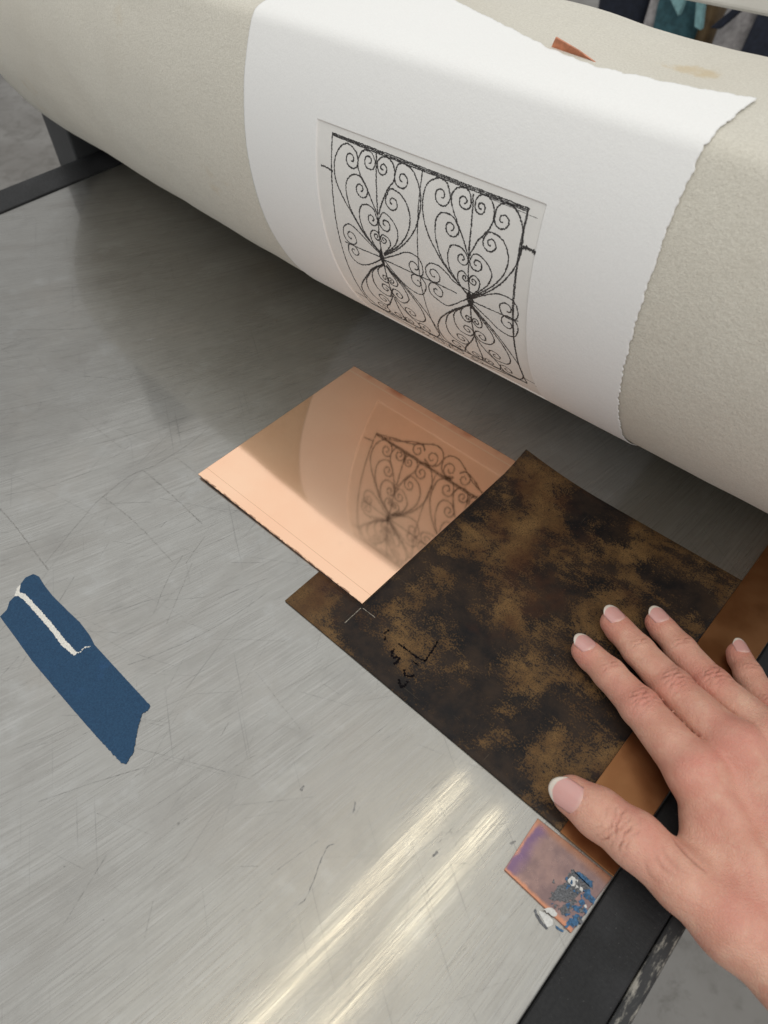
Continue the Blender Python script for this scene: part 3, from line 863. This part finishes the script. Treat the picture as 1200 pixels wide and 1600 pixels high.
cs = slab('copper_strip', [(-14.55, 121.4), (13.5, 121.4), (13.5, 420), (-14.55, 420)], 0.05, 1.25, MAT['strip'], bev=0.3)
tag(cs, 'brown tarnished copper strip along the bed edge under the hand', 'copper strip')
tb = slab('copper_tab', [(-23.9, 91.2), (11.8, 90.4), (13.2, 120.7), (-25.6, 119.6)], 0.05, 1.2, MAT['tab'], bev=0.3)
tag(tb, 'small violet-tinted copper tab with flaking blue paint below the thumb', 'copper tab')
Zt = lambda p, z=1.3: at(780 + p[0] / 5.333, 1180 + p[1] / 5.333, z)
def flake(name, px, mat, z0, z1, jit=0.25, seed=0, parent=tb):
    P = np.array([Zt(p, z1)[:2] for p in px])
    P = np.vstack([P, P[:1]])
    P = resample(P, 0.8)[:-1]
    P += np.random.default_rng(seed).normal(0, jit, P.shape)
    a = 0.5 * np.sum(P[:, 0] * np.roll(P[:, 1], -1) - np.roll(P[:, 0], -1) * P[:, 1])
    if a < 0: P = P[::-1]
    o = slab(name, P, z0, z1, mat, parent)
    return o
flake('paint_flake', [(620, 955), (700, 990), (790, 1060), (770, 1110), (700, 1130), (640, 1180), (560, 1230), (500, 1220), (420, 1200), (470, 1110), (540, 1070), (580, 990)], MAT['greyp'], 1.21, 1.33, 0.35, 1)
flake('paint_flake', [(625, 960), (690, 985), (785, 1060), (760, 1100), (710, 1060), (650, 1010)], MAT['bluep'], 1.34, 1.42, 0.4, 2)
flake('paint_flake', [(690, 1110), (740, 1130), (800, 1190), (785, 1240), (740, 1210), (700, 1180), (720, 1150)], MAT['bluep'], 1.34, 1.44, 0.4, 3)
flake('paint_flake', [(590, 1360), (650, 1330), (700, 1370), (610, 1430), (545, 1430)], MAT['bluep'], 1.21, 1.36, 0.4, 4)
flake('paint_flake', [(620, 1250), (690, 1260), (680, 1300), (610, 1300)], MAT['bluep'], 1.21, 1.34, 0.5, 5)
flake('paint_flake', [(560, 1240), (610, 1190), (640, 1220), (600, 1300), (520, 1330), (480, 1280)], MAT['greyp'], 1.21, 1.31, 0.5, 6)
flake('paint_flake', [(570, 1040), (610, 1005), (665, 1050), (660, 1080), (610, 1095)], MAT['whitep'], 1.45, 1.6, 0.3, 7)
flake('paint_flake', [(370, 1285), (440, 1270), (490, 1330), (460, 1350), (400, 1310)], MAT['whitep'], 1.24, 1.45, 0.15, 8)
Pf = np.array([at(780 + a / 5.333, 1180 + b / 5.333, 0.3)[:2] for a, b in [(330, 1300), (380, 1310), (450, 1380), (440, 1420), (400, 1430), (340, 1340)]])[::-1]
def bed_chip(name, px, mat, lab):
    P = np.array([at(780 + a / 5.333, 1180 + b / 5.333, 0.3)[:2] for a, b in px])
    P = resample(np.vstack([P, P[:1]]), 0.8)[:-1] + np.random.default_rng(9).normal(0, 0.12, (len(resample(np.vstack([P, P[:1]]), 0.8)) - 1, 2))
    a = 0.5 * np.sum(P[:, 0] * np.roll(P[:, 1], -1) - np.roll(P[:, 0], -1) * P[:, 1])
    if a < 0: P = P[::-1]
    return tag(slab(name, P, 0.06, 0.4, mat), lab, 'paint flake')
gf = np.random.default_rng(33)
for i in range(26):                                   # crumbs of the worn paint
    a_, b_ = gf.uniform(430, 770), gf.uniform(1020, 1420)
    if abs((a_ - 430) / 340 * 300 + 1060 - b_) > 190: continue
    r_ = gf.uniform(12, 34)
    ang = np.sort(gf.uniform(0, 6.28, 7))
    flake('paint_flake', [(a_ + math.cos(q) * r_ * gf.uniform(0.5, 1.3), b_ + math.sin(q) * r_ * gf.uniform(0.5, 1.3)) for q in ang],
          MAT[['bluep', 'greyp', 'greyp', 'bluep', 'whitep'][i % 5]], 1.21, 1.46 + 0.01 * i, 0.2, 60 + i)
bed_chip('loose_flake', [(330, 1300), (380, 1310), (450, 1380), (445, 1420), (400, 1430), (345, 1340)], MAT['whitep'], 'white dried paint flake on the steel beside the copper tab')
bed_chip('loose_flake', [(290, 1300), (305, 1275), (320, 1330), (360, 1395), (410, 1440), (395, 1450), (340, 1400), (305, 1340)], MAT['greyp'], 'dark grey curved paint crumb on the steel edging the white flake')
bed_chip('loose_flake', [(470, 1420), (545, 1465), (530, 1478), (475, 1450)], MAT['bluep'], 'small dark blue paint crumb on the steel below the copper tab')

# ---------------------------------------------------------------- painter's tape
Zp = lambda p: at(p[0] / 4.0, 860 + p[1] / 4.0, 0.2)[:2]
out = [(0, 415), (45, 370), (60, 320), (90, 290), (118, 265), (130, 210), (160, 170), (210, 148), (245, 165), (275, 215), (330, 285), (420, 375), (500, 450),
       (560, 530), (590, 590), (700, 710), (820, 840), (940, 970), (925, 1000), (890, 1020), (870, 1080), (855, 1150), (840, 1230), (835, 1265), (810, 1300), (790, 1335),
       (755, 1325), (600, 1160), (400, 930), (200, 690), (100, 550)]
P = np.array([Zp(p) for p in out])
P = resample(np.vstack([P, P[:1]]), 0.7)[:-1]
jitw = np.full(len(P), 0.04); 
yy = P[:, 1]
jitw[(P[:, 0] > -212) & (P[:, 0] < -190)] = 0.16
P = P + rng.normal(0, 1, P.shape) * jitw[:, None]
tp = slab('painters_tape', P[::-1], 0.03, 0.38, MAT['tape'])
tag(tp, 'torn strip of blue masking tape stuck to the bare steel bed', 'tape')
wt = [(105, 240), (130, 212), (122, 262), (160, 275), (250, 370), (320, 450), (400, 550), (482, 640), (465, 660), (390, 600), (310, 490), (230, 400), (150, 310), (110, 285), (92, 288)]
P = np.array([Zp(p) for p in wt]); P = resample(np.vstack([P, P[:1]]), 0.45)[:-1] + 0
P = P + rng.normal(0, 0.14, P.shape)
slab('torn_backing', P[::-1], 0.39, 0.48, MAT['white'], tp)
A, B = ribbon2d(catmull(np.array([Zp(p) for p in [(478, 642), (510, 630), (525, 612), (568, 600)]]), 8), 0.55, None, 1.4, 0.4, 5)
n = len(A)
mesh('torn_backing', [(p[0], p[1], 0.42) for p in A] + [(p[0], p[1], 0.42) for p in B], [(n + i, n + i + 1, i + 1, i) for i in range(n - 1)], MAT['white'], tp)

# ---------------------------------------------------------------- bent copper shim under the sheet's upper edge
def shim():
    """thin copper corner poking up from between the felt and the sheet"""
    y = 338.0
    def aty(px, py, y):
        d = ROT @ np.array([px - CX, py - CY, FPX]); return np.array([0, 0, CAMH]) + d * (y / d[1])
    a = aty(868, 58, 338.5); b = aty(941, 106, 334.0)
    c = np.array([a[0] - 3.5, 340.0, 226.0]); e = np.array([b[0] - 1.0, 335.5, 226.0])
    m1 = a * 0.5 + b * 0.5 + np.array([0, 0, 0.6])
    V = [a, m1, b, e, c]
    nrm = np.cross(b - a, c - a); nrm /= np.linalg.norm(nrm)
    if nrm[1] > 0: nrm = -nrm
    V2 = [p - nrm * 0.9 for p in V]
    k = len(V)
    f = [tuple(range(k)), tuple(range(2 * k - 1, k - 1, -1))] + [(i, k + i, k + (i + 1) % k, (i + 1) % k) for i in range(k)]
    return bevel(mesh('copper_shim', V + V2, f, MAT['shim']), 0.2)
MAT['shim'] = m_plain('bent_copper', (0.62, 0.27, 0.17), 0.32, 0.25, 120, 0.1, 0.9)
tag(shim(), 'copper corner sticking up behind the upper edge of the white paper', 'copper shim')

# ---------------------------------------------------------------- blurred things beyond the press
def bag(name, label, cat, px0, px1, pytop, Y, depth, material, parts=()):
    """soft bag standing on the floor at distance Y, spanning the given photo columns"""
    def aty(px, py): 
        d = ROT @ np.array([px - CX, py - CY, FPX]); return np.array([0, 0, CAMH]) + d * (Y / d[1])
    xa, xb = aty(px0, pytop + 80)[0], aty(px1, pytop + 80)[0]
    zt = aty((px0 + px1) / 2, pytop)[2]
    cx, w, hgt = (xa + xb) / 2, (xb - xa) / 2, zt + 858
    V = []; F = []
    nu, nv = 24, 14
    for j in range(nv + 1):
        t = j / nv
        k = 1.0 - 0.18 * t ** 3 - 0.06 * math.sin(t * 7)
        for i in range(nu):
            a = 2 * math.pi * i / nu
            ca, sa = math.cos(a), math.sin(a)
            sx = math.copysign(abs(ca) ** 0.5, ca) * w * k; sy = math.copysign(abs(sa) ** 0.5, sa) * depth * (1 - 0.6 * t * t)
            wob = mnoise.noise(Vector((sx * 0.01, sy * 0.01, t * 4 + Y))) * 14
            V.append((cx + sx + wob, Y + depth + sy + wob, -858 + t * hgt))
    for j in range(nv):
        for i in range(nu):
            F.append((j * nu + i, j * nu + (i + 1) % nu, (j + 1) * nu + (i + 1) % nu, (j + 1) * nu + i))
    F.append(tuple(range(nv * nu, nv * nu + nu))); F.append(tuple(range(nu - 1, -1, -1)))
    root = empty(name, (cx, Y + depth, -858))
    put(mesh('body', V, F, material, smooth=True), root)
    tag(root, label, cat)
    for pn, pts, m in parts:
        Q = np.array([aty(a, b) for a, b in pts]); k = len(Q)
        fr = Q + np.array([0, -14, 0]); bk = Q + np.array([0, 8, 0])
        f = [tuple(range(k)), tuple(range(2 * k - 1, k - 1, -1))] + [(i, k + i, k + (i + 1) % k, (i + 1) % k) for i in range(k)]
        put(bevel(mesh(pn, list(fr) + list(bk), f, m), 3), root)
    return root
bag('cloth_bag', 'black cloth bag behind the felt, leftmost in the blurred background', 'bag', 930, 1016, -160, 2300, 120, MAT['navy'])
bag('pale_bag', 'pale grey bag squeezed between the black and teal bags', 'bag', 1010, 1040, -120, 2240, 100, MAT['greyc'])
bag('tote_bag', 'dark teal tote bag with light teal flap in the blurred background', 'bag', 1034, 1100, -150, 2200, 110, MAT['teal'],
    [('flap', [(1042, -20), (1080, -20), (1063, 24)], MAT['lteal']), ('strap', [(1092, -10), (1104, -10), (1098, 46), (1088, 40)], MAT['lteal'])])
bag('leather_bag', 'brown leather bag right of the teal tote bag', 'bag', 1098, 1124, -120, 2260, 90, MAT['ochre'])
bag('grey_bag', 'grey bag with a dark strap under the ivory bar', 'bag', 1116, 1188, -60, 2180, 100, MAT['greyc'],
    [('strap', [(1150, 10), (1166, 12), (1128, 44), (1112, 42)], MAT['navy'])])
bag('navy_bag', 'navy bag at the right end of the blurred background', 'bag', 1184, 1270, -120, 2120, 130, MAT['navy'])

# ---------------------------------------------------------------- the hand: one implicit surface, meshed and projected
def J(px, py, z): return at(px, py, z)
FING = {
    'index':  ([J(914, 1017, 8.3), J(952, 1053, 10.8), J(1000, 1105, 14.0), J(1086, 1207, 20)], [7.2, 8.2, 9.5, 12.2]),
    'middle': ([J(959, 973, 8.4), J(998, 1017, 11.2), J(1051, 1075, 14.8), J(1146, 1168, 22.5)], [7.3, 8.2, 9.5, 11.8]),
    'ring':   ([J(1028, 973, 8.1), J(1064, 1015, 10.8), J(1113, 1072, 14.2), J(1206, 1156, 21.5)], [6.9, 7.8, 9.0, 11.2]),
    'little': ([J(1153, 1021, 7.3), J(1169, 1053, 9.6), J(1204, 1112, 12.8), J(1258, 1190, 20)], [5.9, 6.7, 8.1, 9.8]),
}
THUMB = ([J(894, 1243, 10.4), J(936, 1271, 12.5), J(994, 1313, 15), J(1068, 1378, 15), J(1150, 1442, 12)], [9.1, 10.9, 11.9, 12.4, 15.5])

def rcone(p, a, b, ra, rb):
    ba = b - a; l2 = ba @ ba; rr = ra - rb; a2 = l2 - rr * rr; il2 = 1.0 / l2
    pa = p - a; y = pa @ ba; z = y - l2
    x2 = ((pa * l2 - ba[None] * y[:, None]) ** 2).sum(1); y2 = y * y * l2; z2 = z * z * l2
    k = np.sign(rr) * rr * rr * x2
    d = (np.sqrt(x2 * a2 * il2) + y * rr) * il2 - ra
    d = np.where(np.sign(z) * a2 * z2 > k, np.sqrt(x2 + z2) * il2 - rb, d)
    d = np.where(np.sign(y) * a2 * y2 < k, np.sqrt(x2 + y2) * il2 - ra, d)
    return d
def smin(a, b, k):
    h = np.clip(0.5 + 0.5 * (b - a) / k, 0, 1)
    return b * (1 - h) + a * h - k * h * (1 - h)
def chain(p, pts, rad, k=3.0):
    d = None
    for i in range(len(pts) - 1):
        e = rcone(p, pts[i], pts[i + 1], rad[i], rad[i + 1])
        d = e if d is None else smin(d, e, k)
    return d
def unit(v): return v / np.linalg.norm(v)
UP = np.array([0, 0, 1.0])
def frame(a, b, dors=UP):
    """along (towards the tip), dorsal, lateral"""
    t = unit(a - b); n = unit(dors - t * (dors @ t)); return t, n, np.cross(t, n)
WR = [np.array([88.0, 139, 10]), np.array([100.0, 158, 13]), np.array([110.0, 178, 9])]
ARM = np.array([0.90, -0.43, 0.02])
DORS = {'index': UP, 'middle': UP, 'ring': UP, 'little': unit(np.array([0.1, 0.1, 1.0])), 'thumb': unit(np.array([-0.05, -0.55, 1.0]))}
CREASE = []   # joint centre, along, dorsal, lateral, [(offset, depth, curve)], half width
g = np.random.default_rng(11)
for nm, (pts, rad) in FING.items():
    t, n, l = frame(pts[1], pts[3], DORS[nm])
    sc = rad[2] / 9.0
    CREASE.append((pts[2], t, n, l, [(o * sc + g.normal(0, 0.15), dp, cv) for o, dp, cv in ((-5.2, .26, -.03), (-3.4, .42, -.025), (-1.7, .60, -.012), (0.1, .45, .004), (1.7, .60, .014), (3.3, .42, .026), (5.0, .22, .03))], 6.6 * sc))
    t, n, l = frame(pts[0], pts[2], DORS[nm])
    CREASE.append((pts[1], t, n, l, [(-1.6 * sc, .28, -.02), (0.0, .42, 0.0), (1.4 * sc, .28, .02)], 5.2 * sc))
t, n, l = frame(THUMB[0][1], THUMB[0][3], DORS['thumb'])
CREASE.append((THUMB[0][1] * 0.35 + THUMB[0][2] * 0.65, t, n, l, [(-5.0, .25, -.02), (-2.4, .50, -.01), (0.5, .30, .0), (2.4, .58, .015), (4.9, .34, .02), (8.0, .18, .02)], 8.5))

def sdf(p):
    palm = None
    mc = [(FING['index'][0][3], WR[0], 11.3, 15.5), (FING['middle'][0][3], WR[1], 11.6, 16.0), (FING['ring'][0][3], WR[1] + np.array([3, 6, -1]), 11.0, 15.5), (FING['little'][0][3], WR[2], 9.8, 15.5)]
    for a, b, ra, rb in mc:
        e = rcone(p, a, b, ra, rb)
        palm = e if palm is None else smin(palm, e, 9.0)
    # forearm
    for w, ra, rb in ((WR[0], 17, 24), (WR[1], 18, 26), (WR[2], 16, 24)):
        palm = smin(palm, rcone(p, w, w + ARM * 190 , ra, rb), 10.0)
    # thenar mass and the web between thumb and forefinger
    th = chain(p, THUMB[0], THUMB[1], 4.0)
    th = smin(th, rcone(p, THUMB[0][4], WR[0] + np.array([4, -2, -4]), 15.5, 16.0), 8.0)
    web = rcone(p, J(1096, 1284, 12), J(1092, 1368, 10), 8.6, 9.5)
    th = smin(th, web, 9.0)
    d = smin(palm, th, 9.0)
    fg = None
    for nm, (pts, rad) in FING.items():
        e = chain(p, pts, rad, 2.6)
        # knuckle swell at the middle joint
        t_, n_, l_ = frame(pts[1], pts[3], DORS[nm])
        s_ = np.sqrt(((p - (pts[2] + n_ * 0.9)) ** 2).sum(1)) - rad[2] * 0.97
        e = smin(e, s_, 2.5)
        # soft pad under the tip
        e = smin(e, np.sqrt(((p - (pts[0] * 0.75 + pts[1] * 0.25 - n_ * 1.2)) ** 2).sum(1)) - rad[0] * 0.98, 2.0)
        if fg is None: fg = e
        else:
            seam = np.exp(-((e - fg) / 1.1) ** 2)
            fg = smin(fg, e, 0.8) + 1.5 * seam
    d = smin(d, fg, 5.5)
    # knuckles on the back of the hand
    for nm, h_ in (('index', 1.2), ('middle', 1.6), ('ring', 1.3), ('little', 1.2)):
        c = FING[nm][0][3] + np.array([1.5, -0.5, h_])
        d = smin(d, np.sqrt(((p - c) ** 2).sum(1)) - FING[nm][1][3] * 0.98, 5.0)
    # tendons
    for nm, w in (('index', WR[0]), ('middle', WR[1]), ('ring', WR[1] + np.array([3, 6, -1]))):
        a = FING[nm][0][3] + np.array([3, -1, 6.6]); b = w + np.array([-6, 2, 12.6])
        d = smin(d, rcone(p, a, b, 3.6, 3.4), 5.0)
    return d
def crease_depth(p):
    o = np.zeros(len(p)); fl = np.zeros(len(p))
    for c, t, n, l, lines, hw in CREASE:
        q = p - c; a = q @ t; w = q @ l; u = q @ n
        m = np.where(np.abs(a) < 14, 1.0, 0) * sm(-1.0, 3.5, u)
        if not m.any(): continue
        for o_, dp, cv in lines:
            x = a - o_ - cv * w * w - 0.30 * np.sin(w * 1.3 + o_ * 5) - 0.55 * np.sin(w * 0.47 + o_ * 2.3) - 0.12 * np.sin(w * 3.1 + o_)
            lm = np.exp(-(w / hw) ** 4) * (0.65 + 0.35 * np.sin(w * 0.9 + o_ * 3))
            gg = np.exp(-(x / 0.42) ** 2)
            o += m * dp * gg * lm
            fl = np.maximum(fl, m * gg * lm * dp * 2.0)
            o -= m * dp * 0.32 * np.exp(-((np.abs(x) - 1.0) / 0.5) ** 2) * lm
    return o, fl
# thumb-base folds across the web
FOLDS = [(J(1020, 1335, 24), J(1045, 1372, 22), 0.5), (J(1032, 1326, 24), J(1062, 1366, 23), 0.4), (J(1050, 1310, 22), J(1095, 1365, 22), 0.9), (J(1008, 1345, 24), J(1028, 1378, 22), 0.35)]
def fold_depth(p):
    o = np.zeros(len(p))
    for a, b, dp in FOLDS:
        ab = (b - a)[:2]; L = np.linalg.norm(ab); tt = ab / L
        q = p[:, :2] - a[:2]; s_ = q @ tt; w = q[:, 0] * -tt[1] + q[:, 1] * tt[0] + 1.2 * np.sin(s_ / L * 3.0)
        m = sm(-3, 4, s_) * (1 - sm(L - 4, L + 3, s_)) * (p[:, 2] > 8)
        o += dp * m * np.exp(-(w / 0.8) ** 2)
    return o

def surface_nets(f, lo, hi, h):
    n = [int((b - a) / h) + 2 for a, b in zip(lo, hi)]
    ax = [lo[i] + np.arange(n[i]) * h for i in range(3)]
    G = np.stack(np.meshgrid(*ax, indexing='ij'), -1).reshape(-1, 3)
    # sparse: a coarse pass finds the cells near the surface, only those are sampled finely
    st = 4
    Gr = G.reshape(*n, 3)
    co = Gr[::st, ::st, ::st]
    cv = f(co.reshape(-1, 3)).reshape(co.shape[:3])
    V = np.repeat(np.repeat(np.repeat(cv, st, 0), st, 1), st, 2)[:n[0], :n[1], :n[2]].copy().ravel()
    near = np.flatnonzero(np.abs(V) < h * st * 1.9)
    for i in range(0, len(near), 200000): V[near[i:i + 200000]] = f(G[near[i:i + 200000]])
    V = V.reshape(n)
    inside = V < 0
    cn = [m - 1 for m in n]
    cnt = np.zeros(cn); acc = np.zeros(cn + [3])
    corners = [(i, j, k) for i in (0, 1) for j in (0, 1) for k in (0, 1)]
    sl = lambda c: tuple(slice(c[i], c[i] + cn[i]) for i in range(3))
    for a in range(8):
        for b in range(a + 1, 8):
            ca, cb = np.array(corners[a]), np.array(corners[b])
            if np.abs(ca - cb).sum() != 1: continue
            va, vb = V[sl(ca)], V[sl(cb)]
            m = (va < 0) != (vb < 0)
            t = np.where(m, va / np.where(m, va - vb, 1), 0)
            cnt += m
            acc += m[..., None] * (ca + t[..., None] * (cb - ca))
    act = cnt > 0
    vid = np.full(cn, -1); vid[act] = np.arange(act.sum())
    ii = np.argwhere(act)
    P = np.array(lo) + (ii + acc[act] / cnt[act][:, None]) * h
    F = []
    for axis in range(3):
        u, v = (axis + 1) % 3, (axis + 2) % 3
        s0 = [slice(None)] * 3; s1 = [slice(None)] * 3
        s0[axis] = slice(0, -1); s1[axis] = slice(1, None)
        a, b = inside[tuple(s0)], inside[tuple(s1)]
        for sgn in (0, 1):
            e = np.argwhere((a & ~b) if sgn == 0 else (~a & b))
            e = e[(e[:, u] > 0) & (e[:, v] > 0) & (e[:, u] < cn[u]) & (e[:, v] < cn[v]) & (e[:, axis] < cn[axis])]
            du = np.zeros(3, int); du[u] = 1; dv = np.zeros(3, int); dv[v] = 1
            q = [vid[tuple(x.T)] for x in (e - du - dv, e - dv, e, e - du)]
            q = np.stack(q, 1)
            F.append(q if sgn == 0 else q[:, ::-1])
    return P, np.vstack(F)
def subdivide(P, F):
    E = np.stack([F, np.roll(F, -1, 1)], -1).reshape(-1, 2)
    Es = np.sort(E, 1)
    key = Es[:, 0].astype(np.int64) * (len(P) + 1) + Es[:, 1]
    uq, inv = np.unique(key, return_inverse=True)
    a, b = uq // (len(P) + 1), uq % (len(P) + 1)
    Em = (P[a] + P[b]) / 2; Fm = P[F].mean(1)
    ne = len(P); nf = ne + len(Em)
    ei = inv.reshape(-1, 4) + ne
    fi = np.arange(len(F)) + nf
    Q = [np.stack([F[:, k], ei[:, k], fi, ei[:, (k - 1) % 4]], 1) for k in range(4)]
    return np.vstack([P, Em, Fm]), np.vstack(Q)
def grad(P, f, e=0.25):
    G = np.zeros_like(P)
    for k in range(3):
        d = np.zeros(3); d[k] = e
        G[:, k] = f(P + d) - f(P - d)
    return G / (np.linalg.norm(G, axis=1)[:, None] + 1e-9)
def project(P, f, it=2):
    for _ in range(it):
        P = P - grad(P, f) * f(P)[:, None]
    return P
HP, HF = surface_nets(sdf, (-80, 60, -22), (292, 292, 50), 1.35)
HP = project(HP, sdf, 2)
HP, HF = subdivide(HP, HF); HP = project(HP, sdf, 1)
def relax(P, F, it, lam=0.5):
    E = np.vstack([np.stack([F[:, k], F[:, (k + 1) % 4]], 1) for k in range(4)])
    for _ in range(it):
        acc = np.zeros_like(P); cn_ = np.zeros(len(P))
        for k in range(3):
            acc[:, k] = np.bincount(E[:, 0], P[E[:, 1], k], len(P)) + np.bincount(E[:, 1], P[E[:, 0], k], len(P))
        cn_ = np.bincount(E[:, 0], minlength=len(P)) + np.bincount(E[:, 1], minlength=len(P))
        P = P + lam * (acc / np.maximum(cn_, 1)[:, None] - P)
    return P
HP = relax(HP, HF, 5)
HN = grad(HP, sdf)
cd, cfl = crease_depth(HP)
fd = fold_depth(HP)
def vnoise(P, sc, seed):
    return np.array([mnoise.noise(Vector((a * sc, b * sc, c * sc + seed))) for a, b, c in P])
HP = HP - HN * (cd + fd)[:, None]
# contact: soft pads flatten on what they touch
floorz = np.where(HP[:, 0] < -14.3, 1.24, np.where(HP[:, 0] < 13.8, 1.32, -1e3))
HP[:, 2] = np.maximum(HP[:, 2], floorz)
def make_mesh(name, P, F, material, attr=None):
    me = bpy.data.meshes.new(name)
    me.vertices.add(len(P)); me.vertices.foreach_set('co', (P * MM).astype(np.float32).ravel())
    me.loops.add(F.size); me.loops.foreach_set('vertex_index', F.ravel().astype(np.int32))
    me.polygons.add(len(F)); me.polygons.foreach_set('loop_start', (np.arange(len(F)) * 4).astype(np.int32))
    me.polygons.foreach_set('loop_total', np.full(len(F), 4, np.int32))
    me.polygons.foreach_set('use_smooth', np.full(len(F), True))
    me.update(calc_edges=True)
    if attr is not None:
        a = me.attributes.new('tint', 'FLOAT_VECTOR', 'POINT'); a.data.foreach_set('vector', attr.astype(np.float32).ravel())
    me.materials.append(material)
    o = bpy.data.objects.new(name, me); S.collection.objects.link(o)
    return o
red = np.zeros(len(HP))
def blush(c, r, amt):
    global red
    red = np.maximum(red, amt * np.exp(-((HP - c) ** 2).sum(1) / (r * r)))
for nm, (pts, rad) in FING.items():
    blush(pts[3] + UP * 9, 15, {'index': 0.85, 'middle': 0.75, 'ring': 0.5, 'little': 0.5}[nm])
    blush(pts[2] + UP * 6, 10, 0.8)
    blush(pts[0] + UP * 2, 10, 0.95)
    blush(pts[1] + UP * 5, 7, 0.35)
blush(THUMB[0][0], 12, 0.7); blush(THUMB[0][2] + UP * 9, 13, 0.6); blush(J(1180, 1400, 30), 22, 0.45); blush(J(1150, 1270, 30), 18, 0.35)
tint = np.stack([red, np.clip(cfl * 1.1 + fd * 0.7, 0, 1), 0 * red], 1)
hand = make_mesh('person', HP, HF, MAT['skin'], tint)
tag(hand, 'bare right hand pressed flat on the dark plate, arm reaching in from the right', 'person')

def nail(tipc, prev, rad, dors, length, width, ahead, seed, lateral=0.0, lift_=0.0, crown=1.0):
    """nail plate: arched across, nearly straight along, sunk into the skin at cuticle and sides"""
    t, n, l = frame(tipc, prev, dors)
    nu, nv = 15, 22
    P = np.zeros((nv, nu, 3)); UV = np.zeros((nv, nu, 2))
    R = rad * 1.04 * crown
    xs_ = np.linspace(ahead - length, -0.5, 9)
    hs = np.zeros(9)
    for q_, xx in enumerate(xs_):                    # height of the skin along the nail's middle
        lo_, hi_ = 2.0, 16.0
        for _ in range(22):
            md = (lo_ + hi_) / 2
            if sdf((tipc + t * xx + l * lateral + n * md)[None])[0] < 0: lo_ = md
            else: hi_ = md
        hs[q_] = lo_
    sl, ic = np.polyfit(xs_, hs, 1)
    sl = max(sl, -0.16)
    ic = hs.mean() - sl * xs_.mean()
    for j in range(nv):
        v = j / (nv - 1)
        for i in range(nu):
            u = i / (nu - 1) * 2 - 1
            # outline: squarish-round cuticle, oval free edge
            cut = 0.16 * (u * u)
            tip = 1.0 - 0.30 * abs(u) ** 2.3
            vv = cut + (tip - cut) * v
            w = width * 0.5 * (0.93 + 0.07 * math.sin(vv * math.pi))
            a = u * w / R
            x = ahead - length * (1 - vv)
            hgt = ic + sl * x + 0.28 + lift_ - R * (1 - math.cos(a)) - 0.006 * max(0.0, x) ** 2 - 0.75 * (1 - sm(0.0, 0.20, vv - cut))
            P[j, i] = tipc + t * x + l * (R * math.sin(a) + lateral) + n * hgt
            UV[j, i] = ((u + 1) / 2, vv)
    o = grid_mesh('fingernail', P, MAT['nail'], thick=0.0, uv=UV)
    m = o.modifiers.new('thickness', 'SOLIDIFY'); m.thickness = 0.45 * MM; m.offset = -1
    o.parent = hand
    return o
NAILDIR = {}
for nm, (pts, rad) in FING.items():
    L_, W_ = {'index': (13.6, 10.6), 'middle': (14.0, 10.8), 'ring': (13.4, 10.4), 'little': (11.6, 8.8)}[nm]
    nail(pts[0], pts[1], rad[0], DORS[nm], L_, W_, rad[0] * 1.03, 1)
nail(THUMB[0][0], THUMB[0][1], THUMB[1][0], DORS['thumb'], 19.0, 15.0, THUMB[1][0] * 1.08, 2)
